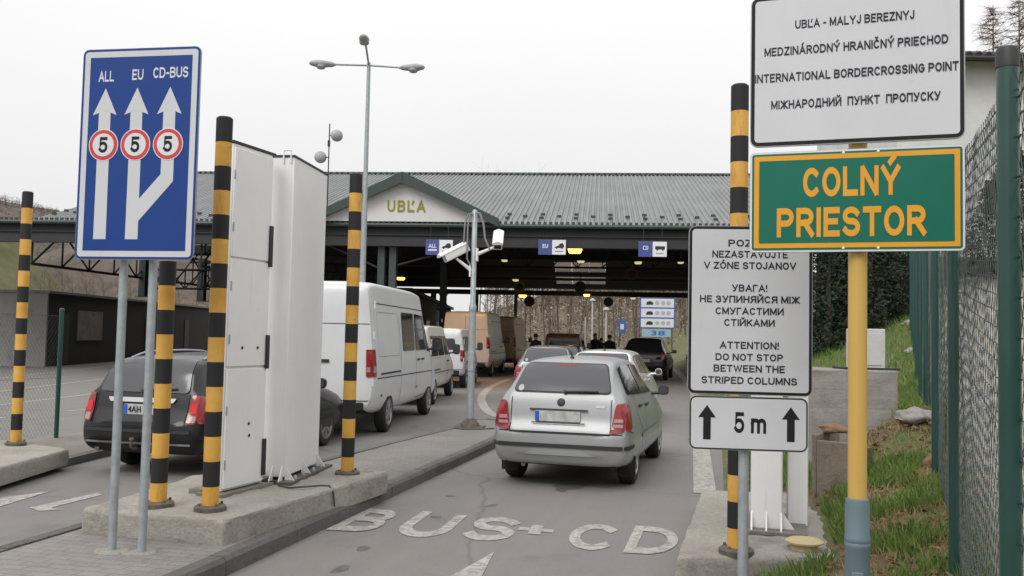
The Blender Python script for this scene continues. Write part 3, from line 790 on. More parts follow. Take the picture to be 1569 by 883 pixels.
# ------------------------------------------------------------------ white portal cabinets on the left plinth
t = thing('detector_cabinet', 'tall flat white cabinet with three stacked doors and black latches', 'cabinet', (-2.40, 7.66, 0.315), -20)
mb = MB(); mb.box((-0.06, 0.315, 1.50), (0.12, 0.57, 2.94)); mb.build('body', 'whitebox', t, bevel=0.008)
z = 0.04
for h, nm in ((1.02, 'door'), (0.93, 'door'), (0.95, 'door')):
    d = MB(); d.box((0.010, 0.312, z + h / 2), (0.02, 0.545, h - 0.02)); dd = d.build('door', 'whitebox', t, bevel=0.004)
    k = MB()
    if z < 1.9:
        for yy2, zz2 in (((0.36, z + h * 0.42), (0.35, z + h * 0.52)) if z < .5 else ((0.22, z + h * 0.18), (0.44, z + h * 0.18))):
            k.tube((0.019, yy2, zz2), (0.026, yy2, zz2), 0.013, n=10)
        k.build('keyhole', 'trim', dd)
    z += h
for z0, z1 in ((0.10, 0.42), (1.04, 1.34), (1.95, 2.32)):
    mb = MB(); mb.box((0.028, 0.575, (z0 + z1) / 2), (0.03, 0.04, z1 - z0)); mb.build('latch', 'trim', t, bevel=0.005)
mb = MB(); mb.box((-0.06, 0.33, 2.98), (0.14, 0.62, 0.02)); mb.build('cap', 'trim', t)
mb = MB(); mb.box((-0.05, 0.33, 0.012), (0.26, 0.78, 0.024)); mb.box((-0.22, 0.1, 0.02), (0.16, 0.2, 0.04)); mb.build('base_plate', 'concrete_dark', t)
for q in (0.25, 0.7, 1.3, 1.75, 2.25, 2.7):
    mb = MB(); mb.tube((0.018, 0.045, q - 0.04), (0.018, 0.045, q + 0.04), 0.008, n=6); mb.build('hinge', 'galv', t)

t = thing('detector_column', 'tall plain white box column behind the door cabinet with flanged feet', 'column', (-2.035, 8.38, 0.315), -6.3)
mb = MB(); mb.box((-0.11, 0.49, 1.52), (0.22, 0.98, 2.94)); mb.build('body', 'whitebox', t, bevel=0.01)
mb = MB(); mb.box((-0.11, 0.49, 2.997), (0.235, 1.0, 0.018)); mb.build('cap', 'trim', t)
mb = MB()
for x in (-0.10, -0.03): mb.tube((x, -0.01, 2.93), (x, -0.01, 3.05), 0.008, n=6)
mb.tube((-0.10, -0.01, 3.05), (-0.03, -0.01, 3.05), 0.008, n=6); mb.build('lifting_lug', 'white', t)
mb = MB(); mb.box((-0.11, 0.49, 0.012), (0.44, 1.22, 0.024)); mb.build('base_plate', 'basemetal', t)
mb = MB()
for x in (-0.20, -0.11, -0.02):
    mb.prism([(0, 0), (0.09, 0), (0.0, 0.13)], -0.006, 0.006, Matrix.Translation((x, 0.0, 0.024)) @ Matrix(((0, 0, 1, 0), (-1, 0, 0, 0), (0, 1, 0, 0), (0, 0, 0, 1))))
for y in (0.02, 0.47, 0.92):
    mb.prism([(0, 0), (0.09, 0), (0.0, 0.13)], -0.006, 0.006, Matrix.Translation((0.0, y, 0.024)) @ Matrix(((1, 0, 0, 0), (0, 0, 1, 0), (0, 1, 0, 0), (0, 0, 0, 1))))
mb.build('gusset_mesh', 'white', t, smooth=False)
mb = MB()
for y in (0.1, 0.33, 0.62, 0.84): mb.lathe([(0.018, 0.02), (0.018, 0.045), (0.008, 0.06)], 8, Matrix.Translation((0.07, y, 0)))
mb.build('foot_bolt', 'galv', t)
mb = MB(); mb.path([(-2.02, 8.12, 0.335), (-1.9, 8.05, 0.33), (-1.78, 8.12, 0.33), (-1.66, 8.2, 0.33), (-1.585, 8.2, 0.33), (-1.545, 8.19, 0.27), (-1.53, 8.18, 0.15)], 0.009, 6)
tag(mb.build('cable', 'cable'), 'thin dark cable running over the plinth edge from the white column', 'cable')

# right side pillars, mostly behind the signs
t = thing('detector_column', 'pale box pillar at the right lane edge behind the attention sign', 'column', (1.90, 7.22, 0.215), -16)
mb = MB(); mb.box((0.12, 0.30, 1.24), (0.24, 0.6, 2.44)); mb.build('body', 'whitebox', t, bevel=0.01)
mb = MB(); mb.box((0.36, 0.48, 1.20), (0.16, 0.34, 2.40)); mb.build('side_box', 'whitebox', t, bevel=0.01)
mb = MB(); mb.box((0.17, 0.30, 0.012), (0.5, 0.86, 0.024)); mb.build('base_plate', 'concrete_dark', t)
mb = MB()
for x in (0.01, 0.12, 0.23): mb.prism([(0, 0), (0.09, 0), (0.0, 0.13)], -0.006, 0.006, Matrix.Translation((x, 0.0, 0.024)) @ Matrix(((0, 0, 1, 0), (-1, 0, 0, 0), (0, 1, 0, 0), (0, 0, 0, 1))))
mb.prism([(0, 0), (0.09, 0), (0.0, 0.13)], -0.006, 0.006, Matrix.Translation((0.24, 0.04, 0.024)) @ Matrix(((1, 0, 0, 0), (0, 0, 1, 0), (0, 1, 0, 0), (0, 0, 0, 1))))
mb.build('gusset_mesh', 'white', t, smooth=False)
mb = MB(); mb.lathe([(0.10, 0), (0.09, 0.04), (0.13, 0.05), (0.132, 0.062), (0.11, 0.075), (0.05, 0.082)], 28, Matrix.Translation((2.13, 6.62, 0.212)))
tag(mb.build('drain_cover', 'rustlid'), 'round pale yellow lid lying on the right concrete plinth', 'lid')

# ------------------------------------------------------------------ signs
def plate(t, name, w_, h_, cz, r, layers, cx=0.0, y0=0.0, thick=0.012):
    """layers: list of (part name, material, inset) laid one on the other towards the viewer"""
    y = y0
    mb = MB(); mb.prism(rrect(w_, h_, r, 6, cx, cz), 0, thick, Matrix.Translation((0, y, 0)) @ XZ)
    b = mb.build(name, 'backing', t, angle=30); y -= thick
    for nm, m, ins in layers:
        mb = MB(); mb.prism(rrect(w_ - 2 * ins, h_ - 2 * ins, max(r - ins, 0.004), 6, cx, cz), 0, 0.0015, Matrix.Translation((0, y, 0)) @ XZ)
        mb.build(nm, m, b, angle=30); y -= 0.0015
    return b, y
def flat(poly, y, mb, mi=0, th=0.0015):
    mb.prism(poly, 0, th, Matrix.Translation((0, y, 0)) @ XZ, mi)
def circle(cx, cy, r, n=36): return [(cx + r * math.cos(2 * math.pi * i / n), cy + r * math.sin(2 * math.pi * i / n)) for i in range(n)]

# blue lane sign
t = thing('lane_sign', 'large blue lane sign with three white arrows on two grey posts', 'sign', (-2.645, 6.37, 0.126), -9.6)
W_, H_, cz = 0.905, 1.50, 2.92 - 0.126
b, y = plate(t, 'sign_panel', W_, H_, cz, 0.045, [('face', 'signblue', 0.003), ('border', 'signgrey', 0.020), ('field', 'signblue', 0.062)])
X = lambda u: (u - 0.5) * W_
Z = lambda v: cz + (v - 0.5) * H_
art = MB()
for u in (0.21, 0.48, 0.757):
    v0 = 0.095 if u < 0.7 else 0.375
    flat([(X(u) - .048, Z(v0)), (X(u) + .048, Z(v0)), (X(u) + .045, Z(0.72)), (X(u) - .045, Z(0.72))], y, art)
    flat([(X(u) - .092, Z(0.682)), (X(u), Z(0.705)), (X(u) + .092, Z(0.682)), (X(u), Z(0.81))], y - 0.0004, art)
flat([(X(0.48) + .02, Z(0.18)), (X(0.48) + .048, Z(0.18)), (X(0.757) + .048, Z(0.365)), (X(0.757) + .048, Z(0.40)), (X(0.757) - .046, Z(0.40)), (X(0.48) + .048, Z(0.285))], y - 0.0008, art)
art.build('arrows', 'signgrey', b, smooth=False)
lt = MB()
put_strokes(lt, 'ALL', X(0.21), Z(0.868), 0.118, 0.076, y - 0.0006, .17)
put_strokes(lt, 'EU', X(0.478), Z(0.872), 0.085, 0.076, y - 0.0006, .17)
put_strokes(lt, 'CD-BUS', X(0.755), Z(0.878), 0.265, 0.076, y - 0.0006, .17)
lt.build('lettering', 'signwhite', b, smooth=False)
for u in (0.212, 0.483, 0.757):
    ring = MB(); flat(circle(X(u), Z(0.54), 0.114), y - 0.002, ring); rg = ring.build('speed_disc', 'signwhite', b, smooth=False)
    q = MB(); flat(circle(X(u), Z(0.54), 0.107), y - 0.0036, q); q.build('red_ring', 'signred', rg, smooth=False)
    q = MB(); flat(circle(X(u), Z(0.54), 0.082), y - 0.0052, q); q.build('white_centre', 'signwhite', rg, smooth=False)
    q = MB(); put_strokes(q, '5', X(u), Z(0.54), 0.068, 0.112, y - 0.0075, .20); q.build('numeral', 'signblack', rg, smooth=False)
for x in (-0.145, 0.083):
    mb = MB(); mb.tube((x + 0.0, 0.11, -0.1), (x + 0.0, 0.11, 3.45), 0.030, n=16); mb.build('post', 'galv', t)
for x in (-0.145, 0.083):
    mb = MB(); n_ = 22
    for k, (kr_, z_) in enumerate(((1.0, -.01), (.95, .006), (.5, .014))):
        for i in range(n_):
            a = 2 * math.pi * i / n_; r_ = .10 * (1 + .35 * noise.noise(Vector((math.cos(a), math.sin(a), x * 9)))) * kr_
            mb.v.append(Vector((x + r_ * 1.25 * math.cos(a), .11 + r_ * math.sin(a), z_)))
    for k in range(2):
        for i in range(n_): mb.f.append((k * n_ + i, k * n_ + (i + 1) % n_, (k + 1) * n_ + (i + 1) % n_, (k + 1) * n_ + i)); mb.m.append(0)
    mb.f.append(tuple(2 * n_ + i for i in range(n_))); mb.m.append(0)
    mb.build('footing', 'concrete', t)
mb = MB()
for zz in (2.3, 3.2): mb.box((-0.03, 0.045, zz), (0.5, 0.07, 0.05))
mb.build('clamp_rail', 'galv', t)

# yellow pole with the two border signs
t = thing('border_sign', 'yellow pole carrying a white border crossing sign above a green customs sign', 'sign', (1.572, 4.20, 0.15), -18.8)
mb = MB(); mb.tube((0.02, 0.06, -0.3), (0.02, 0.06, 3.15), 0.042, n=24); mb.build('pole', 'yellowpole', t)
mb = MB(); mb.lathe([(0.058, -0.4), (0.057, 0.30), (0.0545, 0.61), (0.057, 0.615), (0.057, 0.63), (0.0545, 0.635), (0.057, 0.64), (0.057, 0.655), (0.0545, 0.66), (0.0545, 0.80), (0.050, 0.83), (0.0425, 0.835)], 28, Matrix.Translation((0.02, 0.06, 0)))
mb.build('sleeve', 'slate', t)
mb = MB(); mb.box((0.02, -0.002, 0.30), (0.05, 0.012, 0.42)); mb.tube((0.02, -0.006, 0.49), (0.02, -0.014, 0.49), 0.008, n=8); mb.build('inspection_hatch', 'slate', t, bevel=0.004)
cz = 2.355 - 0.15
b, y = plate(t, 'customs_panel', 0.93, 0.478, cz, 0.022, [('rim', 'signwhite', 0.0015), ('outer_field', 'signgreen', 0.010), ('border', 'signorange', 0.020), ('field', 'signgreen', 0.043)], cx=0.0)
lt = MB()
put_strokes(lt, 'COLNÝ', -0.013, cz + 0.088, 0.42, 0.138, y - 0.0008, .215)
put_strokes(lt, 'PRIESTOR', -0.018, cz - 0.100, 0.645, 0.138, y - 0.0008, .215)
lt.build('lettering', 'signorange', b, smooth=False)
bo = MB()
for x in (-0.045, 0.105):
    for zz in (cz + 0.222, cz - 0.222): bo.lathe([(0.007, 0), (0.006, 0.003), (0.003, 0.005)], 10, Matrix.Translation((x, y + 0.003, zz)) @ Matrix.Rotation(R(90), 4, 'X'))
bo.build('screw', 'white', b)
cz = 2.985 - 0.15
b, y = plate(t, 'crossing_panel', 0.935, 0.73, cz, 0.04, [('rim', 'backing', 0.0015), ('border', 'signblack', 0.005), ('field', 'signgrey', 0.022)])
lt = MB()
for s, v, wd in (('UBĽA - MALYJ BEREZNYJ', 0.205, 0.52), ('MEDZINÁRODNÝ HRANIČNÝ PRIECHOD', 0.375, 0.80), ('INTERNATIONAL BORDERCROSSING POINT', 0.548, 0.885), ('МІЖНАРОДНИЙ  ПУНКТ  ПРОПУСКУ', 0.728, 0.735)):
    put_strokes(lt, s, -0.002, cz + 0.365 - v * 0.73, wd, 0.042, y - 0.0008, .20, .13, th=.00004)
lt.build('lettering', 'lettering', b, smooth=False)
mb = MB()
for zz in (2.05, 2.35, 2.7, 3.0): mb.box((0.02, 0.008, zz), (0.3, 0.03, 0.03))
mb.build('clamp_rail', 'galv', t)

# attention sign with the 5 m plate
t = thing('warning_sign', 'white attention sign over a 5 m plate on a slim grey post', 'sign', (1.36, 5.22, 0.042), -6)
mb = MB(); mb.tube((-0.02, 0.045, -0.1), (-0.02, 0.045, 2.25), 0.030, n=16); mb.build('post', 'galv', t)
cz = 1.878 - 0.05
b, y = plate(t, 'text_panel', 0.695, 0.965, cz, 0.04, [('rim', 'backing', 0.0015), ('border', 'signblack', 0.005), ('field', 'signgrey', 0.020)])
lt = MB()
for s, py, wd in (('POZOR!', 75, 150), ('NEZASTAVUJTE', 115, 262), ('V ZÓNE STOJANOV', 155, 320), ('УВАГА!', 235, 122), ('НЕ ЗУПИНЯЙСЯ МІЖ', 275, 346),
                  ('СМУГАСТИМИ', 317, 236), ('СТІЙКАМИ', 358, 175), ('ATTENTION!', 438, 204), ('DO NOT STOP', 480, 233), ('BETWEEN THE', 520, 246), ('STRIPED COLUMNS', 562, 330)):
    put_strokes(lt, s, -0.003, cz + 0.4825 - (py - 13) / 600 * 0.965, wd / 621, 0.041, y - 0.0008, .20, .13, th=.00004)
lt.build('lettering', 'lettering', b, smooth=False)
cz = 1.235 - 0.05
b, y = plate(t, 'distance_panel', 0.66, 0.305, cz, 0.04, [('rim', 'backing', 0.0015), ('border', 'signblack', 0.004), ('field', 'signgrey', 0.011)], cx=-0.005)
lt = MB()
for x in (-0.235, 0.23):
    flat([(x - .021, cz - .095), (x + .021, cz - .095), (x + .021, cz + .035), (x - .021, cz + .035)], y, lt)
    flat([(x - .049, cz + .030), (x + .049, cz + .030), (x, cz + .1)], y - .0003, lt)
put_strokes(lt, '5', -0.055, cz + 0.005, 0.056, 0.118, y - 0.001, .19)
put_strokes(lt, 'm', 0.052, cz + 0.005, 0.084, 0.118, y - 0.001, .19)
lt.build('lettering', 'signblack', b, smooth=False)
# ------------------------------------------------------------------ vehicles
def pchip(xs_, ys_, x):
    n = len(xs_)
    if x <= xs_[0]: return ys_[0]
    if x >= xs_[-1]: return ys_[-1]
    d = [(ys_[i + 1] - ys_[i]) / (xs_[i + 1] - xs_[i]) for i in range(n - 1)]
    i = max(k for k in range(n - 1) if xs_[k] <= x)
    def slope(k):
        if k == 0: return d[0]
        if k == n - 1: return d[-1]
        if d[k - 1] * d[k] <= 0: return 0
        return 2 * d[k - 1] * d[k] / (d[k - 1] + d[k])
    h = xs_[i + 1] - xs_[i]; t = (x - xs_[i]) / h
    return ((1 + 2 * t) * (1 - t) ** 2 * ys_[i] + t * (1 - t) ** 2 * h * slope(i) + t * t * (3 - 2 * t) * ys_[i + 1] + t * t * (t - 1) * h * slope(i + 1))

def ring_pts(u, c, square):
    zb, zw, zs, zt, wb, ww, ws, wr = c
    he = zs + (zt - zs) * (0.93 if square else 0.86)
    half = [(0, zb), (wb * .85, zb), (wb, zb + .04), (ww, zw - (zw - zb) * .45), (ww, zw + (zs - zw) * .35), (ws, zs), (wr + (ws - wr) * .12, zs + (he - zs) * .85), (wr, he), (wr * .86, zt - (zt - he) * .35), (wr * .45, zt), (0, zt)]
    if square: half[6:10] = [(wr + (ws - wr) * .5, zs + (he - zs) * .5), (wr + .008, he - .06), (wr - .01, he + (zt - he) * .35), (wr - .07, zt - .02), (wr * .55, zt)]
    ring = half + [(-p[0], p[1]) for p in half[-2:0:-1]]
    for _ in range(2):
        out = []
        for i in range(len(ring)):
            a, b = ring[i], ring[(i + 1) % len(ring)]
            out.append((a[0] * .75 + b[0] * .25, a[1] * .75 + b[1] * .25)); out.append((a[0] * .25 + b[0] * .75, a[1] * .25 + b[1] * .75))
        ring = out
    return [Vector((v, u, z)) for v, z in ring]      # local frame: x right, y forward, z up

def car_body(ctrl, square=False, step=0.09):
    us = [r[0] for r in ctrl]
    cols = list(zip(*[r[1:] for r in ctrl]))
    samp = sorted(set([round(u, 4) for u in us] + [round(us[0] + (us[-1] - us[0]) * i / 60, 4) for i in range(61)]))
    rings = [ring_pts(u, [pchip(us, c, u) for c in cols], square) for u in samp]
    def shrunk(r, k, du):
        c = sum(r, Vector()) / len(r); return [c + (p - c) * k + Vector((0, du, 0)) for p in r]
    rings = [shrunk(rings[0], .55, -.018), shrunk(rings[0], .93, -.014)] + rings + [shrunk(rings[-1], .93, .014), shrunk(rings[-1], .55, .018)]
    n = len(rings[0]); vs = [p for r in rings for p in r]; fs = []
    for k in range(len(rings) - 1):
        for i in range(n): fs.append((k * n + i, k * n + (i + 1) % n, (k + 1) * n + (i + 1) % n, (k + 1) * n + i))
    fs.append(tuple(range(n - 1, -1, -1))); fs.append(tuple((len(rings) - 1) * n + i for i in range(n)))
    me = bpy.data.meshes.new('body'); me.from_pydata([tuple(v) for v in vs], [], fs)
    bm = bmesh.new(); bm.from_mesh(me); bmesh.ops.recalc_face_normals(bm, faces=bm.faces); bm.to_mesh(me)
    tree = BVHTree.FromBMesh(bm); bm.free()
    return me, tree

DIRS = {'rear': (Vector((0, 1, 0)), lambda a, b: Vector((a, -9, b))), 'front': (Vector((0, -1, 0)), lambda a, b: Vector((a, 9, b))),
        'right': (Vector((-1, 0, 0)), lambda a, b: Vector((9, a, b))), 'left': (Vector((1, 0, 0)), lambda a, b: Vector((-9, a, b))),
        'top': (Vector((0, 0, -1)), lambda a, b: Vector((b, a, 9)))}
def round_poly(pts, r, n=4):
    out = []; N = len(pts)
    for i in range(N):
        p = Vector(pts[i]); a = Vector(pts[i - 1]); b = Vector(pts[(i + 1) % N])
        ra = min(r, (a - p).length * .45, (b - p).length * .45)
        s = p + (a - p).normalized() * ra; e = p + (b - p).normalized() * ra
        for k in range(n + 1):
            t = k / n; out.append((s * (1 - t) + p * t) * (1 - t) + (p * (1 - t) + e * t) * t)
    return [tuple(q) for q in out]
def patch(tree, polys, dr, off, step=0.045, bulge=0.0):
    """panels that follow the body: 2D polygons cut into a fine grid and laid on the surface seen from one side"""
    d, org = DIRS[dr]
    bm = bmesh.new()
    for poly in polys:
        vs = [bm.verts.new((p[0], p[1], 0)) for p in poly]; bm.faces.new(vs)
    bmesh.ops.triangulate(bm, faces=bm.faces)
    for ax in (0, 1):
        lo = min(v.co[ax] for v in bm.verts); hi = max(v.co[ax] for v in bm.verts); k = lo + step
        while k < hi:
            co = Vector((0, 0, 0)); co[ax] = k; no = Vector((0, 0, 0)); no[ax] = 1
            bmesh.ops.bisect_plane(bm, geom=bm.verts[:] + bm.edges[:] + bm.faces[:], plane_co=co, plane_no=no); k += step
    for v in bm.verts:
        o = org(v.co.x, v.co.y)
        hit, nr_, i_, ds = tree.ray_cast(o, d)
        if hit is None:
            hit, nr_, i_, ds = tree.find_nearest(o + d * 8.0)
        v.co = hit - d * off * 0.6 + nr_ * off * 0.6
    bmesh.ops.recalc_face_normals(bm, faces=bm.faces)
    bm.normal_update()
    if sum(f.normal.dot(d) for f in bm.faces) > 0: bmesh.ops.reverse_faces(bm, faces=bm.faces)
    me = bpy.data.meshes.new('panel'); bm.to_mesh(me); bm.free()
    return me
def panel(root, tree, name, polys, dr, m, off=0.006, step=0.045):
    if isinstance(polys[0][0], (int, float)): polys = [polys]
    me = patch(tree, polys, dr, off, step); me.name = name
    me.materials.append(M[m]); return link(me, name, root, True, 50)
def line_polys(pts, w_):
    out = []
    for a, b in zip(pts, pts[1:]):
        a, b = Vector(a), Vector(b); t = (b - a).normalized(); nn = Vector((-t.y, t.x)) * w_ / 2
        out.append([tuple(a - nn), tuple(b - nn), tuple(b + nn), tuple(a + nn)])
    return out

def wheel(root, x, y, rad, wd=0.19, side=1):
    T = Matrix.Translation((x, y, rad)) @ Matrix.Rotation(R(90 * side), 4, 'Y')
    mb = MB(); h = wd / 2
    mb.lathe([(rad * .62, -h), (rad * .9, -h), (rad * .97, -h * .8), (rad, -h * .4), (rad, h * .4), (rad * .97, h * .8), (rad * .9, h), (rad * .66, h), (rad * .64, h * .15)], 32, T)
    wh = mb.build('wheel', 'rubber', root)
    mb = MB(); q = rad * .66
    mb.lathe([(q, -h * .5), (q, h * 1.0), (q * .93, h * 1.02), (q * .88, h * .55), (q * .35, h * .5), (q * .3, h * .8), (q * .12, h * .85)], 28, T)
    for k in range(7):
        a = 2 * math.pi * k / 7
        mm = T @ Matrix.Rotation(a, 4, 'Z')
        vs = [mm @ Vector(v) for v in ((q * .2, -q * .09, h * .5), (q * .2, q * .09, h * .5), (q * .9, q * .13, h * .5), (q * .9, -q * .13, h * .5), (q * .2, -q * .07, h * .92), (q * .2, q * .07, h * .92), (q * .9, q * .10, h * .95), (q * .9, -q * .10, h * .95))]
        mb.add(vs, [(4, 5, 6, 7), (0, 1, 5, 4), (1, 2, 6, 5), (2, 3, 7, 6), (3, 0, 4, 7)])
    mb.build('rim', 'alloy', wh)
    return wh

def cut_arches(o, axles, rad, halfw):
    tmp = []
    for y in axles:
        for s in (-1, 1):
            mb = MB(); mb.tube((s * (halfw - 0.27), y, rad), (s * (halfw + 0.3), y, rad), rad * 1.16, n=36)
            c = mb.build('cutter', 'gap', smooth=False); tmp.append(c)
            md = o.modifiers.new('arch', 'BOOLEAN'); md.operation = 'DIFFERENCE'; md.object = c; md.solver = 'EXACT'
    dg = bpy.context.evaluated_depsgraph_get()
    me = bpy.data.meshes.new_from_object(o.evaluated_get(dg))
    o.modifiers.clear()
    old = o.data; o.data = me; bpy.data.meshes.remove(old)
    for c in tmp:
        cm = c.data; bpy.data.objects.remove(c); bpy.data.meshes.remove(cm)
    return me

def vehicle(name, label, cat, loc, yaw, ctrl, paint, axles, rad, halfw, square=False, group=None, spec=None):
    t = thing(name, label, cat, loc, -yaw, group)
    me, tree = car_body(ctrl, square)
    me.materials.append(M[paint]); me.materials.append(M['gap'])
    o = link(me, 'body', t, True, 50)
    me = cut_arches(o, axles, rad, halfw)
    if len(me.materials) < 2: me.materials.append(M['gap'])
    for p in me.polygons:
        c = p.center; dark = False
        for y in axles:
            rr = math.hypot(c.y - y, c.z - rad)
            if rr < rad * 1.155 and abs(c.x) < halfw - 0.005 and (abs(p.normal.x) > .9 and abs(c.x) < halfw - .2 or rr > rad * 1.0 and abs(p.normal.x) < .3 and (c - Vector((c.x, y, rad))).dot(p.normal) < 0): dark = True
        if p.normal.z < -.8 and c.z < ctrl[len(ctrl) // 2][1] + .12: dark = True
        p.material_index = 1 if dark else 0
        p.use_smooth = True
    me.set_sharp_from_angle(angle=R(42))
    for y in axles:
        for s in (-1, 1): wheel(t, s * (halfw - 0.11), y, rad, side=s)
    spec(t, tree)
    return t

def mirror_pair(t, x, y, z, m, sz=(0.10, 0.09, 0.13)):
    for s in (-1, 1):
        w_, h_ = sz[0] * 1.9, sz[2] * 1.15
        cx = s * (x + .05 + w_ / 2)
        out = round_poly([(-w_ / 2, -h_ / 2), (w_ / 2, -h_ / 2), (w_ / 2, h_ / 2), (-w_ / 2, h_ / 2)], min(w_, h_) * .42, 5)
        mb = MB(); n = len(out); T = Matrix.Translation((cx, y, z)); secs = ((1.0, -.055), (1.02, -.02), (.94, .035), (.70, .08), (.35, .095))
        for k, dy in secs: mb.v += [T @ Vector((p[0] * k, dy, p[1] * k)) for p in out]
        for j in range(len(secs) - 1):
            for i in range(n): mb.f.append((j * n + i, j * n + (i + 1) % n, (j + 1) * n + (i + 1) % n, (j + 1) * n + i)); mb.m.append(0)
        mb.f.append(tuple(range(n - 1, -1, -1))); mb.f.append(tuple(range((len(secs) - 1) * n, len(secs) * n))); mb.m += [0, 0]
        mb.tube((s * (x - .06), y + .02, z - h_ * .38), (cx, y + .02, z - h_ * .30), 0.022, n=8)
        k = mb.build('wing_mirror', m, t)
        g = MB(); g.prism([(p[0] * .86, p[1] * .82) for p in out], 0, .004, T @ Matrix.Translation((0, -.056, 0)) @ XZ); g.build('mirror_glass', 'tint', k)

def side_panels(t, tree, name, polys, m, off=0.005):
    for d in ('right', 'left'):
        for p in polys: panel(t, tree, name, round_poly(p, 0.05), d, m, off)

def number_plate(t, tree, cx, cz, wd=0.52, ht=0.115, text=None, blur=None, surround='trim', yshift=0.0):
    hit, n_, i_, ds = tree.ray_cast(Vector((cx, -9, cz)), Vector((0, 1, 0)))
    y = hit.y - 0.03 + yshift
    mb = MB(); mb.prism(rrect(wd, ht, .012, 3, cx, cz), 0, 0.05, Matrix.Translation((0, y + .052, 0)) @ XZ)
    pl = mb.build('number_plate', 'plate', t)
    mb = MB(); flat([(cx - wd / 2 + .004, cz - ht / 2 + .004), (cx - wd / 2 + .05, cz - ht / 2 + .004), (cx - wd / 2 + .05, cz + ht / 2 - .004), (cx - wd / 2 + .004, cz + ht / 2 - .004)], y, mb)
    mb.build('blue_band', 'plateblue', pl, smooth=False)
    if text:
        mb = MB()
        for s, x, wdt in text: put_text(mb, s, cx + x, cz, wdt, ht * .62, y - .002, 0.02)
        mb.build('lettering', 'signblack', pl, smooth=False)

def handles(t, tree, spots, m):
    for d, s in (('right', 1), ('left', -1)):
        for (u, z) in spots:
            hit, n_, i_, ds = tree.ray_cast(Vector((s * 9, u, z)), Vector((-s, 0, 0)))
            if hit is None: continue
            mb = MB(); mb.box((hit.x + s * .018, u, z), (.02, .2, .035)); mb.box((hit.x + s * .004, u - .07, z), (.02, .03, .025)); mb.box((hit.x + s * .004, u + .07, z), (.02, .03, .025))
            mb.build('door_handle', m, t, bevel=.006)

# ---- the silver hatchback
HATCH = [
 (-1.955, .36, .47, .60, .635, .60, .66, .64, .50),
 (-1.945, .31, .47, .61, .66, .68, .735, .72, .60),
 (-1.91, .265, .48, .63, .70, .725, .775, .77, .68),
 (-1.87, .25, .52, .86, .94, .755, .80, .772, .66),
 (-1.835, .245, .54, .95, 1.05, .77, .81, .765, .635),
 (-1.72, .235, .56, .98, 1.22, .785, .82, .77, .605),
 (-1.56, .23, .58, .985, 1.375, .795, .823, .772, .585),
 (-1.42, .225, .58, .98, 1.425, .80, .823, .775, .578),
 (-1.0, .22, .58, .965, 1.45, .80, .823, .775, .572),
 (-.4, .22, .58, .945, 1.455, .80, .823, .775, .568),
 (.2, .22, .58, .92, 1.425, .80, .823, .77, .562),
 (.55, .22, .58, .905, 1.30, .80, .82, .77, .575),
 (1.0, .22, .58, .89, 1.03, .80, .82, .765, .62),
 (1.18, .22, .58, .87, .945, .80, .82, .755, .66),
 (1.6, .24, .56, .79, .86, .79, .81, .72, .60),
 (1.88, .26, .52, .69, .74, .72, .765, .66, .52),
 (1.98, .30, .48, .60, .64, .62, .68, .58, .44),
 (2.02, .36, .46, .54, .57, .48, .54, .46, .36)]
HATCH = [r[:5] + tuple(q * .955 for q in r[5:8]) + (r[8] * (.92 if -1.8 < r[0] < .9 else .94),) for r in HATCH]
def hp(t, tree, name, polys, dr, *k):
    polys = [polys] if isinstance(polys[0][0], (int, float)) else polys
    f = .955 if dr in ('rear', 'front') else 1.0
    return panel(t, tree, name, [[(p[0] * f, p[1]) for p in q] for q in polys], dr, *k)
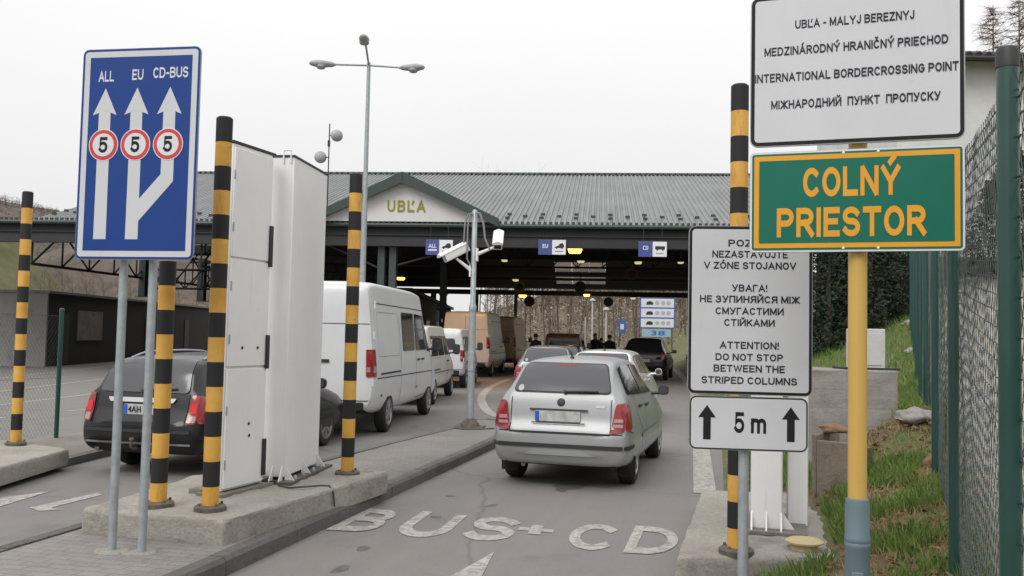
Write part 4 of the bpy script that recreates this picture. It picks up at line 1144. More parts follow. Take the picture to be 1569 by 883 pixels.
def hatch_parts(main):
    def f(t, tree):
        rw = [(-.585, 1.07), (.585, 1.07), (.485, 1.375), (-.485, 1.375)]
        hp(t, tree, 'rear_window', round_poly(rw, .06), 'rear', 'tint', .013)
        hp(t, tree, 'window_seal', round_poly([(-.60, 1.055), (.60, 1.055), (.498, 1.388), (-.498, 1.388)], .07), 'rear', 'trim', .008)
        hp(t, tree, 'windscreen', round_poly([(-.62, .98), (.62, .98), (.48, 1.38), (-.48, 1.38)], .06), 'front', 'glass', .012)
        [hp(t, tree, 'side_window', round_poly(q, .05), d, 'glass', .009) for d in ('right', 'left') for q in [[(-1.58, 1.05), (-.50, 1.005), (-.52, 1.36), (-1.05, 1.365), (-1.36, 1.335)], [(-.42, 1.00), (.86, .965), (.50, 1.20), (.22, 1.335), (-.40, 1.362)]]]
        for s in (-1, 1):
            tl = [(s * .765, .965), (s * .655, .955), (s * .60, .63), (s * .765, .65)]
            L = hp(t, tree, 'tail_light', round_poly(tl, .04), 'rear', 'red', .012)
            lens = [(s * .765, .80), (s * .64, .80), (s * .618, .69), (s * .765, .70)]
            lo = hp(t, tree, 'reversing_lens', [round_poly([(s * .745, .795), (s * .645, .795), (s * .634, .755), (s * .745, .755)], .012), round_poly([(s * .745, .735), (s * .63, .735), (s * .622, .70), (s * .745, .70)], .012)], 'rear', 'lens', .018)
            lo.parent = L
            dr = 'right' if s > 0 else 'left'
            sl = hp(t, tree, 'tail_light_wrap', round_poly([(-1.90, .66), (-1.73, .68), (-1.70, .93), (-1.80, .965), (-1.845, .965)], .03), dr, 'red', .011); sl.parent = L
        # seams of the tailgate and doors, bumper strip
        hp(t, tree, 'panel_gap', line_polys([(-.60, 1.0), (-.60, .615), (.60, .615), (.60, 1.0)], .010), 'rear', 'gap', .004, .04)
        hp(t, tree, 'panel_gap', line_polys([(-.74, .625), (.74, .625)], .012), 'rear', 'gap', .004, .04)
        hp(t, tree, 'bumper_strip', [round_poly([(-.745, .455), (.745, .455), (.745, .50), (-.745, .50)], .015)], 'rear', 'trim', .012, .05)
        for dr in ('right', 'left'):
            hp(t, tree, 'bumper_strip', round_poly([(-1.93, .455), (-1.56, .455), (-1.56, .50), (-1.93, .50)], .015), dr, 'trim', .010, .05)
            hp(t, tree, 'side_moulding', round_poly([(-.84, .50), (.88, .49), (.88, .545), (-.84, .555)], .015), dr, main, .012, .05)
            hp(t, tree, 'panel_gap', line_polys([(-.46, 1.36), (-.46, .27)], .010) + line_polys([(.90, .95), (.90, .28), (-.80, .28), (-.86, .62), (-1.18, .82), (-1.18, 1.02)], .010), dr, 'gap', .004, .04)
            hp(t, tree, 'window_pillar', [[(-.50, 1.005), (-.42, 1.0), (-.40, 1.36), (-.52, 1.362)]], dr, 'trim', .004)
            hp(t, tree, 'panel_gap', line_polys([(-1.60, 1.0), (-1.83, .66), (-1.60, .62)], .008), dr, 'gap', .004, .04)
        number_plate(t, tree, -.03, .80, text=None)
        # blurred plate: only faint grey dashes are readable
        hp(t, tree, 'plate_recess', line_polys([(-.37, .87), (.33, .87)], .022) + line_polys([(-.34, .725), (.30, .725)], .012), 'rear', 'trim', .02, .05)
        mb = MB(); hit = tree.ray_cast(Vector((0, -9, .955)), Vector((0, 1, 0)))[0]
        mb.lathe([(.047, 0), (.045, .008), (.03, .014)], 24, Matrix.Translation(hit + Vector((0, .0, 0))) @ Matrix.Rotation(R(75), 4, 'X'))
        mb.build('badge', 'trim', t)
        hp(t, tree, 'model_badge', [[(.42, .905), (.53, .905), (.53, .935), (.42, .935)]], 'rear', 'chrome', .006)
        mb = MB(); a = tree.ray_cast(Vector((.04, -9, 1.065)), Vector((0, 1, 0)))[0]; b = tree.ray_cast(Vector((.42, -9, 1.075)), Vector((0, 1, 0)))[0]
        off = Vector((0, -.03, .01)); mb.path([a + off, (a + b) / 2 + off * 1.3, b + off], .012, 6); mb.tube(a - off * .5, a + off, .03, .022, 10); mb.build('wiper', 'trim', t)
        hp(t, tree, 'window_sticker', [circle(-.50, 1.10, .035, 14)], 'rear', 'plate', .016)
        hp(t, tree, 'brake_light', round_poly([(-.12, 1.36), (.12, 1.36), (.12, 1.375), (-.12, 1.375)], .005), 'rear', 'red', .016)
        handles(t, tree, [(-1.0 + .12, .885), (-.28, .865)], 'trim' if main == 'silver' else main)
        mirror_pair(t, .755, .74, .99, 'trim' if main == 'silver' else main, (.072, .075, .115))
        mb = MB(); hit = tree.ray_cast(Vector((0, -1.28, 9)), Vector((0, 0, -1)))[0]
        mb.lathe([(.028, 0), (.022, .02), (.008, .035)], 10, Matrix.Translation(hit)); mb.tube(hit, hit + Vector((0, -.10, .09)), .005, n=6); mb.build('aerial', 'trim', t)
        mb = MB(); mb.tube((-.42, -1.90, .245), (-.42, -1.70, .26), .025, n=12); mb.build('exhaust', 'basemetal', t)
        for s in (-1, 1):
            mb = MB(); mb.box((s * .70, -1.46, .23), (.19, .012, .24)); mb.build('mud_flap', 'rubber', t)
            hp(t, tree, 'headlight', round_poly([(s * .72, .60), (s * .34, .58), (s * .36, .72), (s * .66, .76)], .03), 'front', 'lens', .008)
        hp(t, tree, 'grille', round_poly([(-.28, .56), (.28, .56), (.26, .68), (-.26, .68)], .02), 'front', 'trim', .008)
    return f
def ahead(x, y, yaw, back):        # centre of a car whose tail centre stands at (x, y)
    return (x + back * math.sin(R(yaw)), y + back * math.cos(R(yaw)), 0)
vehicle('hatchback_car', 'silver hatchback seen from behind, driving in the bus lane beside the island', 'car', (1.08, 12.16, 0), 15.5, HATCH, 'silver', (-1.23, 1.23), .295, .786, spec=hatch_parts('silver'))
vehicle('hatchback_car', 'white car directly ahead of the silver hatchback, mostly hidden by its roof', 'car', ahead(1.66, 17.1, 14, 1.95), 14, HATCH, 'carwhite', (-1.23, 1.23), .295, .786, spec=hatch_parts('carwhite'))
vehicle('hatchback_car', 'grey car with a red tail light beyond the curling white line', 'car', ahead(.86, 22.4, 6, 1.95), 6, HATCH, 'cargrey', (-1.23, 1.23), .295, .786, spec=hatch_parts('carred'))
vehicle('hatchback_car', 'dark car farther ahead, its roof showing between the grey and white cars', 'car', ahead(1.55, 28.5, 9, 1.95), 9, HATCH, 'blackpaint', (-1.23, 1.23), .295, .786, spec=hatch_parts('cargrey'))

# ---- the black estate car
ESTATE = [
 (-2.30, .40, .52, .64, .67, .62, .70, .66, .52),
 (-2.285, .34, .52, .66, .71, .74, .80, .77, .66),
 (-2.24, .31, .55, .70, .80, .79, .845, .82, .72),
 (-2.19, .29, .58, .92, 1.0, .82, .865, .825, .70),
 (-2.155, .28, .60, .99, 1.08, .83, .87, .825, .68),
 (-2.05, .26, .61, 1.0, 1.30, .84, .872, .825, .645),
 (-1.93, .25, .62, 1.0, 1.425, .845, .872, .825, .625),
 (-1.5, .24, .62, .995, 1.475, .85, .872, .825, .615),
 (-.6, .23, .62, .98, 1.49, .85, .872, .825, .61),
 (.1, .23, .62, .955, 1.46, .85, .872, .82, .60),
 (.5, .23, .62, .94, 1.33, .85, .872, .82, .61),
 (1.05, .23, .62, .92, 1.05, .85, .87, .81, .66),
 (1.25, .23, .61, .90, .97, .85, .87, .80, .70),
 (1.8, .25, .58, .82, .88, .83, .85, .76, .62),
 (2.15, .28, .54, .71, .75, .74, .79, .68, .52),
 (2.26, .34, .50, .62, .66, .62, .68, .58, .44),
 (2.29, .40, .48, .56, .59, .46, .52, .46, .36)]
ESTATE = [(r[0],) + tuple(q * .95 for q in r[1:5]) + tuple(q * .91 for q in r[5:]) for r in ESTATE]
def ep(t, tree, name, polys, dr, *k):
    polys = [polys] if isinstance(polys[0][0], (int, float)) else polys
    f = .91 if dr in ('rear', 'front') else 1.0
    return panel(t, tree, name, [[(p[0] * f, p[1] * .95) for p in q] for q in polys], dr, *k)
def estate_parts(t, tree):
    ep(t, tree, 'rear_window', round_poly([(-.66, 1.02), (.66, 1.02), (.575, 1.42), (-.575, 1.42)], .07), 'rear', 'tint', .013)
    ep(t, tree, 'windscreen', round_poly([(-.66, 1.0), (.66, 1.0), (.56, 1.40), (-.56, 1.40)], .06), 'front', 'glass', .012)
    [ep(t, tree, 'side_window', round_poly(q, .05), d, 'glass', .009) for d in ('right', 'left') for q in [[(-1.98, 1.06), (-1.25, 1.045), (-1.27, 1.38), (-1.72, 1.36)], [(-1.19, 1.04), (-.40, 1.02), (-.42, 1.40), (-1.20, 1.39)], [(-.33, 1.02), (.90, .985), (.50, 1.22), (.15, 1.37), (-.33, 1.40)]]]
    for s in (-1, 1):
        L = ep(t, tree, 'tail_light', round_poly([(s * .81, 1.0), (s * .70, 1.0), (s * .69, .655), (s * .81, .66)], .03), 'rear', 'red', .012)
        lo = ep(t, tree, 'reversing_lens', round_poly([(s * .80, .755), (s * .71, .755), (s * .705, .675), (s * .80, .675)], .015), 'rear', 'lens', .018); lo.parent = L
        lo = ep(t, tree, 'brake_lens', round_poly([(s * .80, .90), (s * .715, .90), (s * .71, .785), (s * .80, .785)], .015), 'rear', 'redlit', .018); lo.parent = L
        dr = 'right' if s > 0 else 'left'
        sl = ep(t, tree, 'tail_light_wrap', round_poly([(-2.25, .665), (-2.08, .68), (-2.05, .98), (-2.17, 1.0)], .03), dr, 'red', .011); sl.parent = L
    ep(t, tree, 'chrome_strip', round_poly([(-.46, .90), (.46, .90), (.50, .955), (-.50, .955)], .02), 'rear', 'chrome', .02)
    number_plate(t, tree, .05, .775, .53, .115, [('4AH', -.12, .17), ('8', .155, .05)])
    ep(t, tree, 'panel_gap', line_polys([(-.67, 1.0), (-.67, .63), (.67, .63), (.67, 1.0)], .010), 'rear', 'gap', .004, .04)
    ep(t, tree, 'bumper_strip', round_poly([(-.75, .545), (.75, .545), (.75, .585), (-.75, .585)], .015), 'rear', 'trim', .014, .05)
    ep(t, tree, 'bumper_edge', round_poly([(-.76, .40), (.76, .40), (.76, .425), (-.76, .425)], .01), 'rear', 'alloy', .006, .05)
    for dr in ('right', 'left'):
        ep(t, tree, 'panel_gap', line_polys([(-.37, 1.4), (-.37, .28)], .01) + line_polys([(.98, .98), (.98, .30), (-.9, .30), (-1.23, .80), (-1.23, 1.05)], .01), dr, 'gap', .004, .04)
    handles(t, tree, [(-1.05, .855), (-.2, .835)], 'blackpaint')
    mirror_pair(t, .76, .80, .97, 'blackpaint')
    for s in (-1, 1):
        mb = MB(); pts = []
        for k in range(13):
            y = -1.75 + 2.0 * k / 12; hit = tree.ray_cast(Vector((s * .50, y, 9)), Vector((0, 0, -1)))[0]
            pts.append(hit + Vector((0, 0, 0.055 * min(1, min(k, 12 - k) / 2))))
        mb.path(pts, .014, 8); mb.build('roof_rail', 'galv', t)
    mb = MB(); a = tree.ray_cast(Vector((-.02, -9, .98)), Vector((0, 1, 0)))[0]; b = tree.ray_cast(Vector((.44, -9, 1.01)), Vector((0, 1, 0)))[0]; off = Vector((0, -.03, .01))
    mb.path([a + off, b + off], .011, 6); mb.tube(a, a + off, .025, n=8); mb.build('wiper', 'trim', t)
    mb = MB(); mb.path([(0, -2.2, .33), (0, -2.36, .33), (0, -2.40, .36), (0, -2.40, .42)], .018, 8); mb.lathe([(.02, 0), (.03, .02), (.02, .045)], 10, Matrix.Translation((0, -2.40, .42))); mb.build('tow_bar', 'basemetal', t)
    mb = MB(); mb.tube((-.55, -2.27, .30), (-.55, -2.0, .31), .03, n=12); mb.build('exhaust', 'chrome', t)
    ep(t, tree, 'headlight', [round_poly([(s * .78, .66), (s * .40, .64), (s * .42, .76), (s * .70, .80)], .03) for s in (-1, 1)], 'front', 'lens', .008)
ec = vehicle('estate_car', 'black estate car with roof rails and a chrome tailgate strip behind the striped columns', 'car', (-3.74, 12.60, 0), 13, ESTATE, 'blackpaint', (-1.36, 1.36), .31, .795, spec=estate_parts)
ec.scale = (.97, .95, .985)

# ---- vans
def van_ctrl(rear, front, H, W, hood, belt, shield, slope=0.0):
    w2 = W / 2
    return [
     (rear, .48, .9, belt + .1, H - .16, w2 * .80, w2 * .90, w2 * .90, w2 * .80),
     (rear + .02, .44, .9, belt + .1, H - .09, w2 * .88, w2 * .965, w2 * .955, w2 * .85),
     (rear + .10, .40, .9, belt + .1, H - .04, w2 * .92, w2 * .995, w2 * .975, w2 * .87),
     (rear + .5, .36, .9, belt + .1, H - .005, w2 * .93, w2, w2 * .98, w2 * .87),
     (0.2, .34, .9, belt + .1, H, w2 * .93, w2, w2 * .98, w2 * .865),
     (shield - .25, .34, .9, belt + .06, H - .04, w2 * .93, w2, w2 * .98, w2 * .85),
     (shield, .34, .88, belt + .03, H - .16, w2 * .93, w2, w2 * .975, w2 * .83),
     (shield + .42, .34, .85, belt, belt + (H - belt) * .56, w2 * .93, w2, w2 * .97, w2 * .80),
     (shield + .88, .34, .82, belt - .06, hood + .07, w2 * .93, w2 * .99, w2 * .93, w2 * .78),
     (front - .35, .36, .75, hood - .22, hood - .12, w2 * .91, w2 * .97, w2 * .86, w2 * .68),
     (front - .06, .42, .62, hood - .42, hood - .35, w2 * .80, w2 * .87, w2 * .74, w2 * .54),
     (front, .48, .58, hood - .52, hood - .46, w2 * .68, w2 * .74, w2 * .62, w2 * .44)]
def van_parts(rear, front, H, W, belt, shield, wins, low_light, rear_glass, paint, lit='red', ladder=False):
    w2 = W / 2
    def f(t, tree):
        for p in wins:
            for d in ('right', 'left'): panel(t, tree, 'side_window', round_poly(p, .04), d, 'glass', .009)
        if rear_glass:
            panel(t, tree, 'rear_window', round_poly([(-w2 * .72, belt + .15), (w2 * .72, belt + .15), (w2 * .66, H - .32), (-w2 * .66, H - .32)], .06), 'rear', 'tint', .013)
        panel(t, tree, 'windscreen', round_poly([(-w2 * .80, belt + .12), (w2 * .80, belt + .12), (w2 * .70, belt + (H - belt) * .8), (-w2 * .70, belt + (H - belt) * .8)], .06), 'front', 'glass', .012)
        for s in (-1, 1):
            z0, z1 = low_light
            L = panel(t, tree, 'tail_light', round_poly([(s * w2 * .972, z0), (s * w2 * .87, z0), (s * w2 * .86, z1), (s * w2 * .955, z1)], .02), 'rear', lit, .012)
            lo = panel(t, tree, 'reversing_lens', round_poly([(s * w2 * .935, z0 + .16), (s * w2 * .88, z0 + .16), (s * w2 * .875, z0 + .08), (s * w2 * .935, z0 + .08)], .01), 'rear', 'lens', .018); lo.parent = L
            dr = 'right' if s > 0 else 'left'
            sl = panel(t, tree, 'tail_light_wrap', round_poly([(rear + .004, z0), (rear + .16, z0), (rear + .13, z1), (rear + .008, z1)], .02), dr, lit, .010); sl.parent = L
            lo = panel(t, tree, 'reversing_lens', round_poly([(rear + .03, z0 + .17), (rear + .12, z0 + .17), (rear + .12, z0 + .07), (rear + .03, z0 + .07)], .01), dr, 'lens', .014); lo.parent = L
            panel(t, tree, 'panel_gap', line_polys([(rear + .24, H * .855), (shield + .2, H * .85)], .016) + line_polys([(rear + .35, belt + .05), (rear + .35, H * .80), (-1.05, H * .80), (-1.05, belt + .05), (rear + .35, belt + .05)], .005) + line_polys([(rear + .24, belt - .30), (front - .9, belt - .33)], .018), dr, 'gap', .004)
            panel(t, tree, 'panel_gap', line_polys([(.35, H * .77), (.35, .45)], .012) + line_polys([(-.95, H * .77), (-.95, .45)], .012) + line_polys([(shield + .55, belt + .12), (shield + .55, .48), (.5, .45)], .012), dr, 'gap', .004)
            panel(t, tree, 'bumper_corner', round_poly([(rear + .02, .46), (rear + .55, .46), (rear + .50, .60), (rear + .02, .60)], .03), dr, paint, .012)
            panel(t, tree, 'slide_rail', round_poly([(rear + .45, belt - .22), (-1.0, belt - .22), (-1.0, belt - .25), (rear + .45, belt - .25)], .008), dr, 'trim', .008)
            for q in (rear + .5, 0.4): panel(t, tree, 'side_marker', round_poly([(q, .64), (q + .08, .64), (q + .08, .68), (q, .68)], .005), dr, 'rust', .01)
        panel(t, tree, 'panel_gap', line_polys([(0, H - .2), (0, .62)], .014) + line_polys([(-w2 * .93, .60), (w2 * .93, .60)], .016) + line_polys([(-w2 * .9, H * .72), (w2 * .9, H * .72)], .012), 'rear', 'gap', .003)
        panel(t, tree, 'rear_bumper', round_poly([(-w2 * .84, .46), (w2 * .84, .46), (w2 * .84, .58), (-w2 * .84, .58)], .03), 'rear', 'trim', .03)
        number_plate(t, tree, -.35 if H > 2.2 else 0, .80 if H > 2.2 else .78)
        mb = MB()
        for s in (-1, 1):
            for z in (.9, belt + .4, H - .4): mb.tube((s * w2 * .985, rear - .005, z - .06), (s * w2 * .985, rear - .005, z + .06), .016, n=6)
        mb.build('hinge', paint, t)
        mb = MB(); mb.box((.12, rear - .03, belt - .02), (.22, .03, .05)); mb.build('rear_handle', 'trim', t, bevel=.006)
        handles(t, tree, [(shield - .45, belt - .06), (.55, belt - .06)], 'trim')
        mirror_pair(t, w2 * .97, shield + .55, belt + .22, 'trim', (.10, .08, .24))
    return f
def van(label, x, y, yaw, L, wb, H, W, paint, wins, rear_glass, rad=.34, light=(.98, 1.42), belt=1.25, hood=1.12, roh=1.05, group=None):
    rear = -wb / 2 - roh; front = rear + L; shield = front - 1.45
    ctrl = van_ctrl(rear, front, H, W, hood, belt, shield)
    return vehicle('van', label, 'van', ahead(x, y, yaw, -rear), yaw, ctrl, paint, (-wb / 2, wb / 2), rad, W / 2, square=True, group=group,
                   spec=van_parts(rear, front, H, W, belt, shield, wins(rear, front, shield, H, belt), light, rear_glass, paint))
def win_big(rear, front, shield, H, belt):
    return [[(-.75, belt + .12), (.25, belt + .12), (.25, H * .84 - .06), (-.75, H * .84 - .06)], [(.38, belt + .12), (shield + .02, belt + .12), (shield - .12, H * .83 - .06), (.38, H * .84 - .06)],
            [(shield + .1, belt + .1), (shield + .75, belt + .04), (shield + .42, belt + .38), (shield + .08, H * .80 - .06)]]
def win_bus(rear, front, shield, H, belt):
    q = (shield - rear) / 3
    return [[(rear + .22 + k * q, belt + .10), (rear + .22 + (k + 1) * q - .12, belt + .10), (rear + .22 + (k + 1) * q - .14, H - .26), (rear + .24 + k * q, H - .26)] for k in range(3)] + \
           [[(shield + .26, belt + .08), (shield + .80, belt + .04), (shield + .52, belt + .36), (shield + .26, H - .34)]]
van('white high roof van in the queue lane behind the far striped column', -3.13, 14.72, 6, 5.75, 3.5, 2.54, 1.93, 'vanwhite', win_big, False, roh=1.15)
van('low white minibus queued in front of the white high roof van', -2.75, 21.3, 3.5, 4.75, 3.2, 1.90, 1.84, 'vancream', win_bus, True, rad=.32, light=(.85, 1.20), belt=1.06, hood=1.0, roh=.85)
van('second low white minibus farther up the queue, beside the camera pole', -2.35, 28.4, 3.5, 4.75, 3.2, 1.88, 1.84, 'vanwhite', win_bus, True, rad=.32, light=(.85, 1.20), belt=1.06, hood=1.0, roh=.85)
van('tall white van tinted orange by the canopy lamps', -1.80, 36.2, 7, 5.6, 3.5, 2.62, 1.95, 'vanwhite', lambda r, f, s, H, b: win_big(r, f, s, H, b)[2:], False, light=(1.15, 1.6))
van('farthest tall van coloured with amber lamp glow, partly hidden by the orange tinted one', -.72, 43.6, 8, 5.6, 3.5, 2.60, 1.95, 'vanglow', lambda r, f, s, H, b: win_big(r, f, s, H, b)[2:], False, light=(1.15, 1.6))
van('small tan van with an orange lit roof far ahead under the canopy', 2.30, 40.5, 8, 4.2, 2.7, 1.84, 1.72, 'cartan', win_bus, True, rad=.31, light=(.85, 1.15), belt=1.05, hood=1.0, roh=.75)

# ---- dark off-roader
SUV = [
 (-2.25, .50, .66, .84, .88, .66, .74, .72, .58), (-2.23, .44, .66, .90, .98, .78, .85, .83, .72), (-2.18, .40, .68, 1.05, 1.15, .84, .90, .87, .74),
 (-2.05, .38, .70, 1.10, 1.40, .86, .915, .875, .70), (-1.85, .36, .70, 1.10, 1.62, .87, .915, .875, .67), (-1.4, .35, .70, 1.10, 1.70, .87, .915, .875, .65),
 (-.3, .34, .70, 1.08, 1.71, .87, .915, .87, .645), (.4, .34, .70, 1.06, 1.62, .87, .915, .87, .64), (.85, .34, .70, 1.05, 1.34, .87, .91, .865, .66),
 (1.2, .34, .70, 1.02, 1.10, .87, .91, .84, .72), (1.8, .36, .68, .95, 1.02, .86, .90, .80, .66), (2.15, .40, .64, .84, .90, .80, .84, .74, .58), (2.25, .48, .6, .74, .78, .64, .7, .6, .44)]
def suv_parts(t, tree):
    panel(t, tree, 'rear_window', round_poly([(-.68, 1.16), (.68, 1.16), (.60, 1.60), (-.60, 1.60)], .06), 'rear', 'glass', .012)
    panel(t, tree, 'windscreen', round_poly([(-.68, 1.12), (.68, 1.12), (.58, 1.58), (-.58, 1.58)], .06), 'front', 'glass', .012)
    side_panels(t, tree, 'side_window', [[(-1.85, 1.18), (-1.0, 1.16), (-1.0, 1.58), (-1.65, 1.56)], [(-.92, 1.16), (-.1, 1.14), (-.1, 1.60), (-.92, 1.59)], [(-.02, 1.14), (.85, 1.12), (.45, 1.45), (-.02, 1.59)]], 'glass')
    for s in (-1, 1): panel(t, tree, 'tail_light', round_poly([(s * .84, 1.10), (s * .72, 1.10), (s * .72, .88), (s * .84, .88)], .02), 'rear', 'red', .012)
    number_plate(t, tree, 0, .80)
    mirror_pair(t, .87, .75, 1.14, 'suvblack')
    handles(t, tree, [(-1.0, 1.0), (-.1, 1.0)], 'suvblack')
vehicle('offroad_car', 'black off-road car at the right edge line beneath the canopy', 'car', ahead(5.30, 36.5, 14, 2.25), 14, SUV, 'suvblack', (-1.35, 1.35), .36, .915, spec=suv_parts)
# ------------------------------------------------------------------ the border canopy
CY, CROT = 31.0, -5.5
cpy = thing('border_canopy', 'long dark steel border canopy with grey ribbed roof and white gable', 'canopy', (0, CY, 0), CROT)
XL, XR, DEP, ZE, ZR = -17.4, 11.5, 26.0, 5.46, 9.46
def slope_z(y): return ZE + (ZR - ZE) * (y / (DEP / 2)) if y <= DEP / 2 else ZR - (ZR - 4.75) * ((y - DEP / 2) / (DEP / 2))
def sheet(x0, x1, y0, y1, pitch=0.19, hgt=0.042):
    mb = MB(); x = x0; prof = []
    while x < x1 - 1e-6:
        for dx, dz in ((0, 0), (0.30, 0), (0.42, 1), (0.88, 1)):
            if x + dx * pitch <= x1: prof.append((x + dx * pitch, dz * hgt))
        x += pitch
    n = len(prof)
    for y in (y0, y1):
        z = slope_z(y)
        for px, dz in prof: mb.v.append(Vector((px, y, z + dz)))
    for i in range(n - 1): mb.f.append((i, i + 1, n + i + 1, n + i)); mb.m.append(0)
    return mb
roof = sheet(XL, XR, -0.35, DEP / 2).build('roof', 'roof', cpy, smooth=False)
# far slope with two strips of translucent sheets left open for daylight
far = MB()
def far_piece(x0, x1, y0, y1):
    far.add([(x0, y0, slope_z(y0)), (x1, y0, slope_z(y0)), (x1, y1, slope_z(y1)), (x0, y1, slope_z(y1))], [(0, 1, 2, 3)])
yb = [DEP / 2, 22.5, 23.8, 24.5, 25.5, DEP + .3]
for i in range(5):
    if i in (1, 3): far_piece(XL, 0.3, yb[i], yb[i + 1]); far_piece(3.3, XR, yb[i], yb[i + 1])
    else: far_piece(XL, XR, yb[i], yb[i + 1])
far.build('far_roof', 'steeldark', roof, smooth=False)
for i in (1, 3):
    mb = MB()
    for k in range(3):
        x0 = 0.3 + 1.0 * k
        mb.add([(x0 + .04, yb[i], slope_z(yb[i])), (x0 + .96, yb[i], slope_z(yb[i])), (x0 + .96, yb[i + 1], slope_z(yb[i + 1])), (x0 + .04, yb[i + 1], slope_z(yb[i + 1]))], [(0, 1, 2, 3)])
    mb.build('skylight', 'skylight', cpy, smooth=False)
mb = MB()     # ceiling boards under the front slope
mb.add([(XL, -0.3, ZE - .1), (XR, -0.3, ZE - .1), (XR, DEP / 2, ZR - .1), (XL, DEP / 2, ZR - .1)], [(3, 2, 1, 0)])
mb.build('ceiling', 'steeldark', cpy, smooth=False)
mb = MB(); mb.tube((XL, DEP / 2, ZR + .03), (XR, DEP / 2, ZR + .03), .11, n=8)
mb.build('ridge_cap', 'verge', roof)
mb = MB()
x = XL
while x < XR: mb.tube((x, DEP / 2 - .12, ZR + .04), (x + .09, DEP / 2 - .12, ZR + .09), .05, n=5); x += .28
mb.build('ridge_ribs', 'verge', roof)
# snow guards: small dark clips, a pair of rows broken by single clips
mb = MB(); mb.box((0, 0, .05), (.16, .05, .08)); mb.box((0, .05, .03), (.05, .14, .03))
g0 = mb.build('snow_guard', 'verge', roof)
spots = []
x = XL + .3; k = 0
while x < XR - .2:
    spots += [(x, 0.9), (x, 1.65)] if k % 2 == 0 else [(x, 1.25)]
    x += 0.32 * 1.95 if False else 0.60; k += 1
spots = [(a, b) for a, b in spots if not (-6.3 < a < -.9 and b < 1.8)]
for i, (a, b) in enumerate(spots):
    c = g0 if i == 0 else g0.copy()
    if i: col.objects.link(c)
    c.parent = roof; c.location = (a, b, slope_z(b) + .03)
# eaves: gutter with scalloped sheet ends, fascia girder in two tones
mb = MB(); mb.tube((XL - 6, -.42, ZE - .10), (XR, -.42, ZE - .10), .075, n=8)
x = XL - 6
while x < XR: mb.box((x, -.40, ZE + .01), (.10, .05, .09)); x += .19
mb.build('gutter', 'verge', cpy)
mb = MB(); mb.box(((XL + XR) / 2 - 3, -.20, ZE - .29), (XR - XL + 6, .16, .26)); mb.build('fascia', 'steeldark', cpy)
mb = MB(); mb.box(((XL + XR) / 2 - 3, -.12, ZE - .60), (XR - XL + 6, .20, .36)); mb.box(((XL + XR) / 2 - 3, -.14, ZE - .785), (XR - XL + 6, .30, .03)); mb.box(((XL + XR) / 2 - 3, -.14, ZE - .42), (XR - XL + 6, .30, .03))
mb.build('edge_girder', 'steelgrey', cpy)
mb = MB(); mb.box((XL - 3.1, 2.5, ZE - .12), (5.8, 5.6, .14)); mb.build('flat_roof', 'steeldark', cpy)
# gable with the place name
gx, gw, gz1 = -3.72, 2.98, 6.88
gb = MB(); gb.prism([(gx - gw, ZE + .02), (gx + gw, ZE + .02), (gx, gz1)], 0, .06, Matrix.Translation((0, -.40, 0)) @ XZ)
gable = gb.build('gable', 'gable', cpy, smooth=False)
mb = MB()
yb_ = (gz1 - ZE) / ((ZR - ZE) / (DEP / 2))
for s in (-1, 1):
    vs = [(gx, -.75, gz1 + .10), (gx + s * (gw + .28), -.75, ZE - .02), (gx + s * (gw + .28), 0.1, ZE + .06), (gx, yb_, gz1 + .10)]
    vs2 = [Vector(v) + Vector((0, 0, .08)) for v in vs]
    mb.add([Vector(v) for v in vs] + vs2, [(0, 1, 2, 3), (4, 7, 6, 5), (0, 4, 5, 1), (1, 5, 6, 2), (2, 6, 7, 3), (3, 7, 4, 0)])
mb.build('gable_roof', 'roof', gable, smooth=False)
mb = MB()
for s in (-1, 1):
    a = Vector((gx, -.80, gz1 + .06)); b = Vector((gx + s * (gw + .32), -.80, ZE - .05)); d = (b - a).normalized()
    n_ = Vector((-d.z, 0, d.x)) * (1 if s < 0 else -1)
    hw = .17
    vs = [a - n_ * hw * .2 + Vector((0, 0, .16)), b + Vector((0, 0, .16)), b + Vector((0, 0, -.12)), a + Vector((0, 0, -.18))]
    vs += [v + Vector((0, .1, 0)) for v in vs]
    mb.add(vs, [(0, 1, 2, 3), (7, 6, 5, 4), (0, 4, 5, 1), (1, 5, 6, 2), (2, 6, 7, 3), (3, 7, 4, 0)])
mb.build('verge_board', 'verge', gable, smooth=False)
mb = MB()
put_strokes(mb, 'UBĽA', gx + .10, 6.0, 1.30, .40, -.475, .19, gap=.28, th=.002)
mb.build('lettering', 'ubla', gable, smooth=False)
# steel frame: lattice girders across, posts
def lattice(mb, p0, p1, h, n, r=.04):
    p0, p1 = Vector(p0), Vector(p1); dz = Vector((0, 0, h))
    mb.tube(p0, p1, r * 1.3, n=5); mb.tube(p0 + dz, p1 + dz, r * 1.3, n=5)
    for i in range(n):
        a, b = p0.lerp(p1, i / n), p0.lerp(p1, (i + 1) / n)
        mb.tube(a, a + dz, r * .8, n=4); mb.tube(a, b + dz, r * .8, n=4); mb.tube(a + dz, b, r * .8, n=4) if i % 2 else None
for y, zz, h in ((6.5, 4.85, 1.2), (13, 5.0, 1.4)):
    mb = MB(); lattice(mb, (XL, y, zz), (XR, y, zz), h, 24); mb.build('truss', 'steeldark', cpy, smooth=False)
mb = MB(); mb.box(((XL + XR) / 2, 26.0, 4.36), (XR - XL, .25, .30)); mb.build('far_girder', 'steeldark', cpy)
mb = MB(); mb.box(((XL + XR) / 2, 13, 5.6), (XR - XL, .3, .5)); mb.box(((XL + XR) / 2, 24.15, 5.12), (XR - XL, .25, .16)); mb.build('cross_girder', 'steeldark', cpy)
for x in (XL + .1, -11.0):
    mb = MB(); lattice(mb, (x, 0, 3.9), (x, DEP, 3.9), 1.3, 14, .045); mb.build('side_truss', 'steeldark', cpy, smooth=False)
